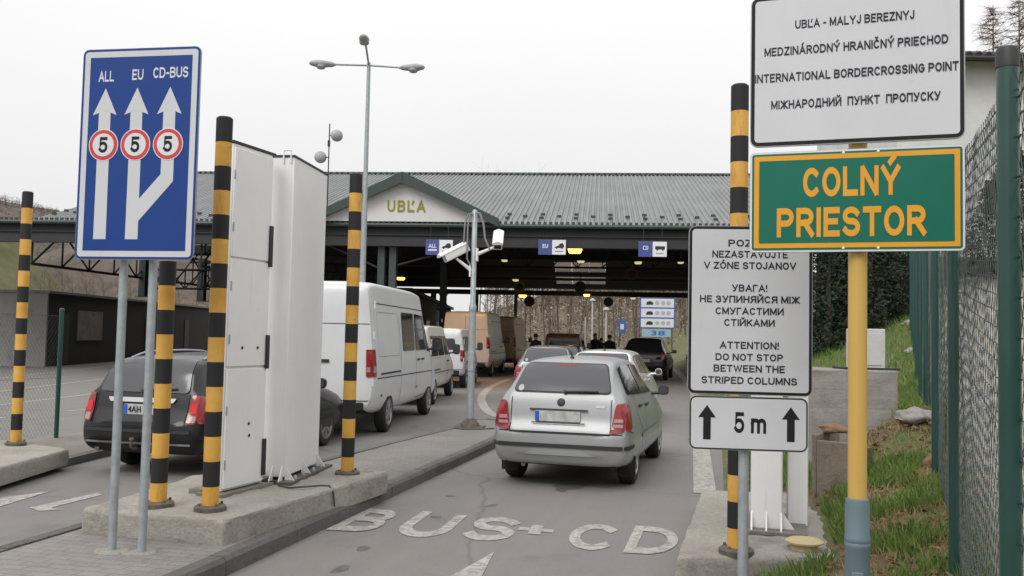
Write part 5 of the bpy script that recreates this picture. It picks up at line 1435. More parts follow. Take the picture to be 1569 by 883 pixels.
mb = MB(); lattice(mb, (XL, 9, 3.5), (-6.2, 9, 3.5), .85, 14, .04); lattice(mb, (XL, 25, 3.2), (-6.2, 25, 3.2), 1.2, 12, .045); mb.build('left_bracing', 'steeldark', cpy, smooth=False)
def post(x, y, z0, z1, wd, m='steelgreen'):
    mb = MB(); mb.box((x, y - wd / 2, (z0 + z1) / 2), (wd, .015, z1 - z0)); mb.box((x, y + wd / 2, (z0 + z1) / 2), (wd, .015, z1 - z0)); mb.box((x, y, (z0 + z1) / 2), (.02, wd - .017, z1 - z0))
    mb.box((x, y, z0 + .012), (wd * 1.7, wd * 1.7, .024)); mb.build('post', m, cpy, smooth=False)
for x, y, z0, wd in ((-17.25, 8.0, 3.05, .30), (-16.8, 13.0, 3.05, .34), (-16.2, 17.0, 3.05, .34), (-4.55, .1, .09, .24), (-4.15, .1, .09, .24), (-12.5, 10, 3.05, .26), (-4.6, 13, .09, .3), (-4.7, 25.5, .0, .3), (10.6, .1, .9, .3), (10.6, 13, 1.6, .3), (10.4, 25.5, 1.0, .3), (-9.4, 25.5, 0, .3), (-7.4, 25.5, 0, .25), (-2.2, 25.5, 0, .2)):
    post(x, y, z0, 5.2 if y < 20 else 4.4, wd)
# gusset braces at the front posts
mb = MB()
for s in (-1,): mb.tube((-4.1, .1, 4.0), (-1.8, .3, 3.1 + 1.6), .035, n=5); mb.tube((-4.6, .1, 3.9), (-6.6, .1, 4.75), .035, n=5)
mb.build('knee_brace', 'steelgrey', cpy, smooth=False)

def to_canopy(px, py, y):          # world point of a pixel at distance y
    return gy(px, py, y)
# lamps under the canopy
def lamp(label, px, py, Y, wd, m, strength):
    p = gy(px, py, Y)
    t = thing('canopy_lamp', label, 'lamp', p, CROT, 'lamps under the canopy')
    h = wd * .42
    mb = MB(); mb.prism(round_poly([(-wd / 2, 0), (wd / 2, 0), (wd * .38, h), (-wd * .38, h)], .03), -.1, .1, XZ)
    mb.tube((0, 0, h), (0, 0, h + 0.8), .02, n=6); mb.build('housing', 'steelgrey', t)
    mb = MB(); mb.prism(round_poly([(-wd * .48, -.01), (-wd * .36, -h * .75), (wd * .36, -h * .75), (wd * .48, -.01)], .04), -.095, .095, XZ); mb.build('lens', m, t)
    if strength:
        ld = bpy.data.lights.new('bulb', 'SPOT'); ld.energy = strength; ld.spot_size = R(150); ld.spot_blend = .6; ld.color = (1, .50, .15); ld.shadow_soft_size = .15
        lo = bpy.data.objects.new('bulb', ld); col.objects.link(lo); lo.parent = t; lo.location = (0, 0, -.30)
lamp('long lit amber lamp beside the middle lane board under the eaves', 881, 381, 33, .56, 'amber', 30)
lamp('lit amber lamp just right of the leftmost lane board', 699, 371, 33, .30, 'amber', 420)
lamp('lit amber lamp deep under the canopy left of the camera pole', 614, 425, 44, .42, 'amber', 700)
lamp('lit amber lamp on the far girder next to the camera pole', 801, 452, 54.5, .5, 'amber', 350)
lamp('lit amber lamp on the far girder above the white car', 899, 451, 54.5, .42, 'amber', 150)
lamp('dim pale lamp below and right of the middle lane board', 890, 399, 38, .34, 'palelamp', 0)
lamp('dim pale lamp below the rightmost lane board', 978, 401, 38, .34, 'palelamp', 0)
lamp('dim pale lamp above the round yellow disc', 790, 428, 46, .34, 'palelamp', 0)
lamp('dim pale lamp at the far girder near the info board', 970, 456, 54.5, .36, 'palelamp', 0)
lamp('dim pale lamp right of the two cameras', 773, 398, 38, .28, 'palelamp', 0)
lamp('dim pale lamp at the dark edge beside the attention sign', 1043, 401, 38, .28, 'palelamp', 0)

# lane boards hung from the eaves girder
def lane_board(label, px, py, txt, sub, icon, Y=30.55):
    p = gy(px, py, Y)
    t = thing('lane_board', label, 'sign', p, CROT, 'lane boards under the eaves')
    mb = MB(); mb.box((0, .02, 0), (.92, .04, .50)); b = mb.build('panel', 'backing', t)
    q = MB(); q.box((-.23, -.003, 0), (.455, .006, .49)); q.build('blue_field', 'hungblue', b)
    q = MB(); q.box((.23, -.003, 0), (.455, .006, .49)); q.build('white_field', 'infopale', b)
    q = MB()
    put_text(q, txt, -.23, .04, .09 * len(txt), .13, -.0075, .02)
    if sub: flat([(-.38, -.12), (-.08, -.12), (-.08, -.07), (-.38, -.07)], -.006, q)
    q.build('lettering', 'infopale', b, smooth=False)
    q = MB()
    if icon == 'car':
        flat(round_poly([(.07, -.02), (.12, .03), (.20, .05), (.27, .13), (.36, .14), (.40, .06), (.40, .0), (.34, -.03)], .02), -.006, q)
        for x in (.15, .33): flat(circle(x, -.02, .035, 14), -.0078, q)
        flat([(.10, -.15), (.36, -.15), (.36, -.125), (.10, -.125)], -.006, q)
    else:
        flat(round_poly([(.08, -.01), (.40, -.01), (.40, .10), (.08, .10)], .02), -.006, q)
        for x in (.15, .33): flat(circle(x, -.02, .03, 14), -.0078, q)
        flat([(.10, -.15), (.36, -.15), (.36, -.13), (.10, -.13)], -.006, q)
    q.build('pictogram', 'steelgrey', b, smooth=False)
    q = MB()
    for x in (-.3, .3): q.tube((x, .02, .24), (x, .02, .75), .012, n=6)
    q.build('hanger', 'steelgrey', t)
lane_board('leftmost lane board hanging under the eaves, behind the tilted camera', 673, 379, 'ALL', True, 'car')
lane_board('middle lane board hanging under the eaves, blue half beside a car symbol', 846, 379, 'EU', False, 'car')
lane_board('rightmost lane board reading CD beside a bus symbol', 1000, 382, 'CD', False, 'bus', 29.9)

# round discs hanging at the girders
for label, px, py, Y, r, m in (('round olive yellow disc hanging near the far girder', 796, 440, 50, .32, 'olive'), ('dull red round disc below the amber lamp by the camera pole', 811, 462, 54.3, .32, 'rust'),
                               ('dark round disc in front of the lit roof panes', 889, 440, 50, .32, 'steelgrey'), ('black round disc hanging below the far girder over the white car', 932, 463, 54.2, .28, 'steeldark'),
                               ('dull red round disc under the rightmost lane board', 968, 420, 42, .30, 'rust')):
    p = gy(px, py, Y)
    t = thing('round_disc', label, 'sign', p, CROT, 'round discs under the canopy')
    mb = MB(); mb.lathe([(r, -.02), (r, .02)], 28, Matrix.Rotation(R(90), 4, 'X')); d = mb.build('disc', m, t)
    mb = MB(); mb.lathe([(r * .62, .021), (r * .62, .026)], 24, Matrix.Rotation(R(90), 4, 'X')); mb.build('centre', 'steelgrey', d)
    mb = MB(); mb.tube((0, 0, r), (0, 0, r + 0.5), .015, n=5); mb.build('hanger', 'steeldark', t)

# control building along the queue lane, canopy shade put into its wall colour
t = thing('control_building', 'low control building shaded dark under the canopy left of the van queue', 'building', (-6.6, 40.5, 0), 0)
mb = MB(); mb.box((0, 14.5, 1.78), (4.0, 29, 3.5)); mb.build('wall', 'wallshade', t)
mb = MB(); mb.box((0, 14.5, 3.61), (4.4, 29.4, .16)); mb.build('roof', 'steeldark', t)
for k in range(4):
    mb = MB(); mb.box((2.01, 3 + k * 6.5, 1.9), (.06, 2.0, 1.1)); f = mb.build('window', 'trim', t)
    mb = MB(); mb.box((2.045, 3 + k * 6.5, 1.9), (.02, 1.84, .94)); mb.build('pane', 'glass', f)
mb = MB(); mb.box((-.4, -.02, 1.15), (.95, .06, 2.1)); mb.build('door', 'trim', t)

# grey wall building at the left, its flank running back under the canopy
t = thing('wall_building', 'long low grey walled building at the left with a flat roof and notice panel', 'building', (-19.1, 37.6, 0), 2.0)
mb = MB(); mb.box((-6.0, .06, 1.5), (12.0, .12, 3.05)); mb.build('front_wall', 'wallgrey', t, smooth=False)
mb = MB(); mb.box((-.06, 20.12, 1.5), (.12, 40, 3.05)); mb.box((-11.9, 20.12, 1.5), (.12, 40, 3.05)); mb.build('side_wall', 'wallshade', t, smooth=False)  # flank of the grey wall, coloured as it looks in canopy shade
mb = MB(); mb.box((-6, 20, 3.08), (12.3, 40.3, .10)); mb.build('roof', 'concrete_dark', t)
mb = MB(); mb.box((.02, 4.2, 1.72), (.05, 2.6, 1.32)); mb.build('notice_panel', 'concrete_dark', t)
for y in (1.6, 11.5, 18): mb = MB(); mb.box((.02, y, 1.12), (.05, .85, 2.15)); mb.build('door', 'trim', t)

# far dark wall closing the left end of the canopy
# ------------------------------------------------------------------ street lamp, camera pole, roof mast
b = Vector((-4.10, 25.0, 0.097))
t = thing('street_lamp', 'tall grey three armed street lamp rising above the canopy roof', 'lamp', b, -8)
H = gy(560, 96, 25).z - b.z
mb = MB()
for z0, z1, r0, r1 in ((0, 1.6, .10, .095), (1.6, H * .55, .085, .075), (H * .55, H, .068, .05)): mb.tube((0, 0, z0), (0, 0, z1), r0, r1, n=14)
mb.build('pole', 'galv', t)
mb = MB(); mb.box((0, -.10, .75), (.11, .02, .5)); mb.build('access_door', 'galv', t)
def head(end, direction, tilt=8):
    e = Vector(end); d = Vector(direction).normalized()
    side = Vector((-d.y, d.x, 0)); up = d.cross(side) * -1
    up = Vector((0, 0, 1))
    T = Matrix.Translation(e) @ Matrix(((d.x, side.x, 0, 0), (d.y, side.y, 0, 0), (0, 0, 1, 0), (0, 0, 0, 1)))
    mb = MB(); mb.tube((0, 0, H - .08), e, .028, n=8); a = mb.build('arm', 'galv', t)
    mb = MB(); mb.lathe([(.25, -.12), (.7, -.02), (1, .22), (1, .40), (.6, .56), (.2, .60)], 14, T @ Matrix.Diagonal((1, 1, .75, 1)) @ Matrix.Rotation(R(90), 4, 'Y') @ Matrix.Diagonal((.13, .13, 1, 1)))
    mb.build('lamp_head', 'globe', a)
    mb = MB(); mb.lathe([(.13, .18), (.13, .24), (.10, .28), (.04, .30)], 14, T @ Matrix.Translation((.28, 0, 0)) @ Matrix.Rotation(R(180), 4, 'X') @ Matrix.Translation((0, 0, -.15)))
    mb.build('lamp_glass', 'globe', a)
rz = Matrix.Rotation(R(8), 3, 'Z')
def loc(v): return rz @ (Vector(v) - b)
head(loc(gy(508, 99, 24.7)), rz @ Vector((-1, -.15, .0)))
head(loc(gy(618, 104, 24.6)), rz @ Vector((1, -.15, 0)))
e = loc(gy(560, 66, 23.9)); head(e, rz @ Vector((.05, -1, 0)))

t = thing('camera_pole', 'slim grey pole with two white surveillance cameras and hanging conduits', 'camera pole', (-.66, 15.53, .126), -8)
mb = MB(); mb.tube((0, 0, 0), (0, 0, 1.95), .062, n=16); mb.lathe([(.062, 1.95), (.066, 1.96), (.066, 2.05), (.046, 2.10), (.044, 3.68), (.03, 3.70)], 16); mb.build('pole', 'galv', t)
mb = MB(); mb.box((0, 0, .012), (.46, .46, .024)); mb.lathe([(.17, .02), (.16, .06), (.07, .16)], 20); mb.build('base_plate', 'basemetal', t)
mb = MB(); mb.box((0, -.064, 1.12), (.09, .012, .34)); mb.build('access_door', 'galv', t, bevel=.004)
def cctv(end, aim, arm_z, side):
    e = Vector(end); a = Vector(aim).normalized(); sd_ = a.cross(Vector((0, 0, 1))).normalized(); up = sd_.cross(a)
    T = Matrix(((a.x, sd_.x, up.x, e.x), (a.y, sd_.y, up.y, e.y), (a.z, sd_.z, up.z, e.z), (0, 0, 0, 1)))
    mb = MB(); mb.tube((side * .04, 0, arm_z), e + Vector((-side * .02, 0, -.10)), .035, .02, n=10); mb.box((side * .055, 0, arm_z), (.03, .10, .22)); br = mb.build('bracket', 'white', t)
    mb = MB(); mb.prism(round_poly([(-.075, -.075), (.075, -.075), (.082, .06), (.0, .095), (-.082, .06)], .02), -.24, .22, T @ Matrix(((0, 0, 1, 0), (1, 0, 0, 0), (0, 1, 0, 0), (0, 0, 0, 1))))
    cm = mb.build('camera_housing', 'white', t)
    mb = MB(); mb.prism(round_poly([(-.09, .045), (.09, .045), (.09, .075), (.0, .112), (-.09, .075)], .015), -.22, .30, T @ Matrix(((0, 0, 1, 0), (1, 0, 0, 0), (0, 1, 0, 0), (0, 0, 0, 1))))
    mb.build('sunshield', 'white', cm)
    mb = MB(); mb.prism(round_poly([(-.06, -.06), (.06, -.06), (.06, .045), (-.06, .045)], .015), .22, .228, T @ Matrix(((0, 0, 1, 0), (1, 0, 0, 0), (0, 1, 0, 0), (0, 0, 0, 1))))
    mb.build('camera_glass', 'glass', cm)
cctv((-.30, -.12, 2.95), (-.72, -.45, -.45), 2.66, -1)
cctv((.43, -.10, 3.17), (.10, -.85, -.50), 2.93, 1)
mb = MB(); mb.path([(-.03, -.05, 3.63), (-.10, -.08, 3.62), (-.15, -.10, 3.45), (-.16, -.1, 3.1), (-.2, -.08, 2.92)], .014, 6); mb.path([(-.03, -.05, 3.60), (-.07, -.09, 3.6), (-.10, -.1, 3.4), (-.10, -.1, 2.85), (-.05, -.06, 2.75)], .014, 6)
mb.path([(.03, -.05, 3.64), (.10, -.08, 3.63), (.17, -.1, 3.45), (.20, -.1, 3.2), (.28, -.08, 3.02), (.38, -.06, 3.04)], .018, 6); mb.build('conduit', 'cable_grey', t)
mb = MB(); mb.path([(-.9, 15.3, .135), (-.75, 15.15, .14), (-.5, 15.2, .135), (-.25, 15.35, .135)], .018, 5); tag(mb.build('conduit', 'basemetal'), 'rusty conduit lying round the foot of the camera pole', 'conduit')

p = gy(503, 262, 33)
t = thing('dish_mast', 'thin mast with two grey dish domes standing on the canopy roof', 'antenna', (p.x, p.y, slope_z(2.2) - .1), 0)
zt = gy(503, 190, 33).z - slope_z(2.2) + .1
mb = MB(); mb.tube((0, 0, -.3), (0, 0, zt), .022, n=8)
d1, d2 = gy(516, 208, 33), gy(491, 241, 33); o_ = Vector(t.location)
mb.tube((0, 0, d1.z - o_.z), d1 - o_, .02, n=6); mb.tube((0, 0, d2.z - o_.z), d2 - o_, .02, n=6); mb.box((.0, -.04, (d1.z + d2.z) / 2 - o_.z + .1), (.08, .1, .22)); mb.build('mast', 'steelgrey', t)
for d in (d1, d2):
    mb = MB(); mb.lathe([(.08, -.16), (.19, -.10), (.225, 0), (.20, .06), (.12, .12), (.04, .15)], 18, Matrix.Translation(d - o_) @ Matrix.Rotation(R(90), 4, 'X') @ Matrix.Rotation(R(20), 4, 'Y')); mb.build('dish', 'globe', t)

# ------------------------------------------------------------------ chain-link fences
def chain_link(mb, a, b, z0f, z1f, cell=.055, r=.0017, far=None):
    a, b = Vector(a), Vector(b); L = (b - a).length; d = (b - a) / L
    sidev = Vector((-d.y, d.x))
    def tri(p, q, rr):
        n = (q - p).normalized(); u = Vector((sidev.x, sidev.y, 0)); v_ = n.cross(u)
        base = len(mb.v)
        for c in (p, q):
            for k in range(3):
                t = 2 * math.pi * k / 3; mb.v.append(c + u * (rr * math.cos(t)) + v_ * (rr * math.sin(t)))
        for k in range(3): mb.f.append((base + k, base + (k + 1) % 3, base + 3 + (k + 1) % 3, base + 3 + k)); mb.m.append(0)
    s = -3.0
    while s < L:
        c = cell * (1 if not far else 1)
        for sg in (1, -1):
            # one wire climbing at about 60 degrees through the mesh
            s0 = s if sg > 0 else s + 3.0
            pts = []
            z0, z1 = z0f(max(0, min(L, s0))), z1f(max(0, min(L, s0)))
            run = (z1 - z0) / 1.5
            q0, q1 = s0, s0 + sg * run
            t0, t1 = 0.0, 1.0
            if q0 < 0 or q0 > L or q1 < 0 or q1 > L:
                lo, hi = (0 - q0) / (q1 - q0), (L - q0) / (q1 - q0)
                if lo > hi: lo, hi = hi, lo
                t0, t1 = max(0, lo), min(1, hi)
                if t1 - t0 < .02: continue
            n = 4 if (a + d * s0).length < 9 else 1
            for k in range(n):
                ta, tb = t0 + (t1 - t0) * k / n, t0 + (t1 - t0) * (k + 1) / n
                def pt(tt):
                    ss = q0 + (q1 - q0) * tt; xy = a + d * ss
                    w_ = .008 * noise.noise(Vector((ss * 3, tt * 4, sg)))
                    za, zb_ = z0f(max(0, min(L, ss))), z1f(max(0, min(L, ss)))
                    return Vector((xy.x + sidev.x * (w_ + sg * .001), xy.y + sidev.y * (w_ + sg * .001), za + (zb_ - za) * tt))
                tri(pt(ta), pt(tb), r)
        s += cell if s < 9 else cell * 1.6
fd = Vector((.39, .92)).normalized(); f0 = Vector((1.447, 2.6))
def fpt(s): return f0 + fd * s
t = thing('chain_link_fence', 'tall dark green chain-link fence climbing the bank at the right', 'fence', (0, 0, 0))
def ftop(s): return 2.53 + max(0, s) * .092
mb = MB(); A = fpt(-1.4); B = fpt(31)
chain_link(mb, A, B, lambda s: bank(*(A + fd * s)) + .03, lambda s: ftop(s - 1.4) - .03, .085, .0016)
mb.build('wire_mesh', 'wire', t, smooth=False)
# the twisted knots where the wires hook into each other, in level rows
mb = MB(); row = 0; h = .08
while h < 2.42:
    q = -1.4 + (.0425 if row % 2 else 0)
    while q < 7.5:
        xy = fpt(q); zb = bank(*xy); zz = zb + .03 + h * (ftop(q) - zb - .05) / 2.42
        mb.tube((xy.x - fd.x * .016, xy.y - fd.y * .016, zz), (xy.x + fd.x * .016, xy.y + fd.y * .016, zz), .0031, n=4); q += .085
    h += .062; row += 1
mb.build('wire_knots', 'wire', t, smooth=False)
s = 0.0; k = 0
while s < 31:
    p = fpt(s); mb = MB(); zb = bank(p.x, p.y)
    mb.tube((p.x - .03, p.y, zb - .2), (p.x - .03, p.y, ftop(s)), .030, n=16)
    mb.lathe([(.0325, 0), (.0325, .045), (.028, .058), (.012, .064)], 16, Matrix.Translation((p.x - .03, p.y, ftop(s) - .03)), 1)
    mb.build('post', ['fencegreen', 'trim'], t); s += 2.9
mb = MB()
for h in (.12, 1.2, 2.3):
    mb.path([Vector((*fpt(q), 0)) + Vector((.012, 0, 0)) + Vector((0, 0, bank(*fpt(q)) + (ftop(q) - bank(*fpt(q))) * h / 2.4)) for q in [x * .7 - 1.4 for x in range(0, 46)]], .003, 4)
mb.build('tension_wire', 'wire', t)

t = thing('chain_link_fence', 'slim green fence between the left plinth and the opposite carriageway', 'fence', (0, 0, 0))
A, B = Vector((-6.53, 13.28)), Vector((-9.2, 5.0))
mb = MB(); chain_link(mb, A, B, lambda s: .12, lambda s: 1.85, .06, .0012); mb.build('wire_mesh', 'wire', t, smooth=False)
for q in (0, .33, .66):
    p = A.lerp(B, q); mb = MB(); mb.tube((p.x, p.y, .05), (p.x, p.y, 1.93), .032, n=12); mb.lathe([(.035, 1.90), (.035, 1.94), (.02, 1.955)], 12, Matrix.Translation((p.x, p.y, 0)))
    mb.build('post', 'fencegreen', t)
mb = MB(); mb.path([(A.x, A.y, 1.84), (B.x, B.y, 1.84)], .003, 4); mb.path([(A.x, A.y, .95), (B.x, B.y, .95)], .003, 4); mb.build('tension_wire', 'wire', t)

# ------------------------------------------------------------------ concrete things on the bank
def block(name, label, cat, cx, cy, rot, w_, d_, z0, z1, m, rough=.008):
    c, s_ = math.cos(R(rot)), math.sin(R(rot))
    poly = [(cx + c * x - s_ * y, cy + s_ * x + c * y) for x, y in ((-w_ / 2, -d_ / 2), (w_ / 2, -d_ / 2), (w_ / 2, d_ / 2), (-w_ / 2, d_ / 2))]
    return tag(slab(name, poly, z0, z1, m, rough, .09, .012), label, cat)
block('concrete_block', 'large grey concrete foundation block on the grass bank behind the yellow pole', 'block', 3.77, 10.45, -3, .95, .9, 0.0, 1.395, 'boardmark', .006)
t = thing('utility_cabinet', 'slim pale post box standing on the concrete foundation block', 'cabinet', (4.03, 10.40, 1.395), -3)
mb = MB(); mb.box((0, 0, .23), (.37, .22, .46)); mb.build('body', 'concpole', t, bevel=.01)
mb = MB(); mb.box((0, 0, .012), (.62, .42, .024)); mb.build('base_plate', 'trim', t)
mb = MB(); mb.box((0, -.113, .23), (.28, .01, .36)); mb.build('door', 'concpole', t, bevel=.003)
t = thing('timber_planter', 'weathered timber edged box on the bank in front of the concrete block', 'planter', (3.12, 8.95, .2), -38)
for i in range(4):
    mb = MB(); mb.box((0 + .0, -.35 + i * .165, .26), (.05, .155, .74)); mb.build('plank', 'board', t, bevel=.008)
mb = MB()
mb.box((.19, -.42, .24), (.32, .05, .68)); mb.build('plank', 'board', t, bevel=.008)
mb = MB(); mb.box((.19, -.08, .34), (.30, .6, .3)); mb.build('soil', 'ground', t)
def rock(name, label, cat, p, sz, m, seed):
    bm = bmesh.new(); bmesh.ops.create_icosphere(bm, subdivisions=3, radius=1)
    for v in bm.verts:
        n = noise.noise(v.co * 1.3 + Vector((seed, 0, 0))) * .45 + noise.noise(v.co * 4 + Vector((0, seed, 0))) * .12
        v.co = Vector((v.co.x * sz[0], v.co.y * sz[1], v.co.z * sz[2])) * (1 + n)
    me = bpy.data.meshes.new(name); bm.to_mesh(me); bm.free(); me.materials.append(M[m])
    o = link(me, name, None, True, 60); o.location = p; return tag(o, label, cat)
def on_bank(px, py, dz=0.0):      # first point where a view ray meets the bank
    d = ray(px, py); tt = 3.0
    while tt < 120:
        q = Vector((0, 0, CAMZ)) + d * tt
        if q.z < bank(q.x, q.y) + dz: return q
        tt *= 1.004
    return q
rock('rock', 'flat reddish stone lying on the timber planter', 'stone', (3.10, 8.78, .87), (.13, .10, .045), 'tilelid', 3.0)
for i, (px, py, sz, label) in enumerate(((1402, 640, (.20, .17, .08), 'largest pale rock on the bank right of the concrete block by the fence'), (1398, 540, (.16, .14, .08), 'small pale rock by the fence level with the concrete block top'),
                                  (1394, 497, (.2, .16, .09), 'small pale rock by the fence higher up the bank'), (1378, 466, (.22, .18, .1), 'farthest pale rock at the top of the bank near the house'), (1438, 712, (.12, .12, .08), 'brown clod of stone at the foot of a green fence post'))):
    q = on_bank(px, py); rock('rock', label, 'rock', q + Vector((0, 0, .02)), sz, 'stone' if i < 4 else 'tilelid', i * 3.7 + 1)
q = Vector((9.35, 48.0, .0)); t = thing('marker_post', 'short white marker post at the lane edge beside the attention sign', 'post', (8.6, 44.5, .1), 0)
mb = MB(); mb.box((0, 0, .42), (.16, .10, .84)); mb.build('post', 'white', t, bevel=.02); mb = MB(); mb.box((0, -.053, .68), (.12, .006, .12)); mb.build('reflector', 'red', t)

# grass and dead leaves on the near bank
def blades(name, N, m, hr, wr, seed, thresh, xr=(0.0, 8.0), yr=(3.2, 17), flatness=0.0, keep=None):
    r = random.Random(seed); mb = MB(); tries = 0; cnt = 0
    while cnt < N and tries < N * 30:
        tries += 1
        y = yr[0] + (yr[1] - yr[0]) * r.random() ** 1.5; e = edge(y); x = e + .28 + (xr[1]) * r.random()
        if (x - f0.x) * fd.y - (y - f0.y) * fd.x > .12: continue
        if y > 6.25 and y < 9.25 and x < 2.40 + (y - 6.3) * .31 and bank(x, y) < .23: continue
        if abs(x - 3.77) < .5 and abs(y - 10.45) < .47: continue
        nn = noise.noise(Vector((x * 1.3, y * 1.3, 2.0))) + .4 * noise.noise(Vector((x * 5, y * 5, 9)))
        if keep and not keep(nn, fd.y * (f0.x - x) - fd.x * (f0.y - y) + .3 * noise.noise(Vector((x * .8, y * .8, 4)))): continue
        z = bank(x, y); h = r.uniform(*hr); w_ = r.uniform(*wr); a = r.uniform(0, 6.283); ln = r.uniform(.1, .8) * h
        d = Vector((math.cos(a), math.sin(a), 0)); lean = Vector((math.cos(a * 3.1), math.sin(a * 3.1), 0)) * ln
        b_ = Vector((x, y, z - .005))
        if flatness:
            u = d * w_; v_ = Vector((-d.y, d.x, r.uniform(-.4, .6))) * w_ * .6; c = b_ + Vector((0, 0, .012 + r.random() * .03))
            mb.add([c - u, c - v_, c + u, c + v_ + Vector((0, 0, .01))], [(0, 1, 2, 3)])
        else:
            mb.add([b_ - d * w_, b_ + d * w_, b_ + lean * .4 + Vector((0, 0, h * .6)) + d * w_ * .6, b_ + lean + Vector((0, 0, h)), b_ + lean * .4 + Vector((0, 0, h * .6)) - d * w_ * .6], [(0, 1, 2, 3, 4)])
        cnt += 1
    o = mb.build(name, m, smooth=False); return tag(o, kind='stuff')
blades('grass', 42000, 'blade', (.05, .16), (.003, .007), 1, 0, keep=lambda n, d: n < .25 and (d > .7 or n < -.15))
blades('grass.001', 15000, 'blade', (.08, .22), (.006, .012), 5, 0, yr=(10, 34), keep=lambda n, d: n < .3)
blades('dry_grass', 18000, 'bladedry', (.03, .10), (.0025, .006), 2, 0, keep=lambda n, d: n > -.15 or d < .9)
blades('dead_leaves', 3800, 'leafdry', (.05, .1), (.018, .04), 3, 0, flatness=1, keep=lambda n, d: n > -.05 or d < .8)

# ------------------------------------------------------------------ trees and plants
def grow(mb_t, mb_c, p, d, L, r, depth, rg, sides, spread=.6, up=.12):
    segs = 3 if depth > 1 else 2
    q = p
    for k in range(segs):
        d = (d + Vector((rg.uniform(-1, 1), rg.uniform(-1, 1), rg.uniform(-.6, 1))) * .13 + Vector((0, 0, up))).normalized()
        n_ = q + d * (L / segs); r1 = r * (1 - .28 * (k + 1) / segs)
        (mb_t if depth >= 3 else mb_c).tube(q, n_, r * (1 - .28 * k / segs), r1, sides if depth >= 3 else 3, cap=False)
        q = n_
        if depth > 0 and k < segs - 1 or depth > 0 and k == segs - 1:
            for j in range(2 if depth > 1 else 3):
                a = rg.uniform(0, 6.283); o_ = d.orthogonal().normalized(); o_ = Matrix.Rotation(a, 3, d) @ o_
                nd = (d * rg.uniform(.5, .9) + o_ * rg.uniform(spread * .6, spread * 1.2)).normalized()
                if depth > 0 and (k > 0 or depth < 4): grow(mb_t, mb_c, q, nd, L * rg.uniform(.5, .75), r1 * .55, depth - 1, rg, sides, spread, up)
def bare_tree(name, label, loc, H, seed, group=None, depth=3, m='bark', mt='twig', spread=.6, r0=None):
    rg = random.Random(seed); t = thing(name, label, 'tree', loc, rg.uniform(0, 360), group)
    a, c = MB(), MB(); r0 = r0 or H * .008
    # trunk with limbs leaving it from a third of the height up
    q = Vector((0, 0, -.2)); d = Vector((0, 0, 1)); n = 7
    for k in range(n):
        d = (d + Vector((rg.uniform(-1, 1), rg.uniform(-1, 1), 0)) * .06).normalized(); e = q + d * (H * .86 / n)
        a.tube(q, e, r0 * (1 - .12 * k), r0 * (1 - .12 * (k + 1)), 7, cap=False); q = e
        if k >= 2:
            for j in range(3):
                an = rg.uniform(0, 6.283); nd = Vector((math.cos(an) * spread, math.sin(an) * spread, rg.uniform(.4, .9))).normalized()
                grow(a, c, q, nd, H * rg.uniform(.16, .26) * (1 - .06 * k), r0 * .38 * (1 - .1 * k), depth - 1, rg, 5, .65)
    a.build('trunk', m, t); c.build('crown', mt, t)
    return t
far_lbl = 'bare brown tree of the wood seen below the far edge of the canopy'
protos = [bare_tree('bare_tree', far_lbl, (0, 0, 0), 11 + k, 40 + k, 'bare trees behind the canopy', 3, 'barkpale' if k % 2 else 'bark') for k in range(3)]
rt = random.Random(5); spots = []
for k in range(36):
    px = 730 + 330 * (k + rt.random()) / 36; Y = rt.uniform(74, 108); spots.append(((px - 785) / 1400 * Y, Y))
for i, (x, y) in enumerate(spots):
    o = protos[i] if i < 3 else copy_tree(protos[i % 3])
    o.location = (x, y, max(0, (y - 78) * .05)); o.rotation_euler.z = rt.uniform(0, 6.28); s_ = rt.uniform(.8, 1.2); o.scale = (s_, s_, s_)
lp = bare_tree('bare_tree', 'bare brown shrub tree on the meadow slope beyond the left wall building', (0, 0, 0), 7, 71, 'bare trees beyond the left wall', 3, 'bark', 'twig', .7)
for i, (px, Y) in enumerate(((66, 84), (80, 96), (100, 88), (118, 104), (140, 90), (163, 100), (190, 92), (206, 108), (225, 86), (243, 99), (262, 95), (280, 105), (300, 90), (318, 98), (92, 112), (150, 114))):
    o = lp if i == 0 else copy_tree(lp)
    o.location = ((px - 785) / 1400 * Y, Y, 1.5); o.rotation_euler.z = rt.uniform(0, 6.28)
for i, (px, top, Y, lab) in enumerate(((1522, 8, 55, 'tall bare larch left of its neighbour behind the dark roofed house'), (1562, -6, 56, 'tall bare larch cut by the right picture border behind the house'))):
    zt = gy(px, top, Y).z; x = gy(px, 100, Y).x
    rg = random.Random(90 + i); t = thing('larch_tree', lab, 'tree', (x, Y, 4), 0)
    a, c = MB(), MB(); Hh = zt - 4; a.tube((0, 0, -.3), (0, 0, Hh), .22, .02, 8)
    z = Hh * .15
    while z < Hh * .99:
        for j in range(4):
            an = rg.uniform(0, 6.283); Lb = (Hh - z) * .26 + .5; dirv = Vector((math.cos(an), math.sin(an), rg.uniform(-.05, .35)))
            e = Vector((0, 0, z)) + dirv * Lb * rg.uniform(.7, 1.1); a.tube((0, 0, z), e, .03, .01, 4, cap=False)
            for q in range(16):
                b_ = Vector((0, 0, z)).lerp(e, rg.uniform(.2, 1)); c.tube(b_, b_ + Vector((rg.uniform(-1, 1), rg.uniform(-1, 1), rg.uniform(-.7, .5))) * rg.uniform(.3, .8), .013, .005, 3, cap=False)
        z += Hh * .016
    a.build('trunk', 'bark', t); c.build('crown', 'paletwig', t)

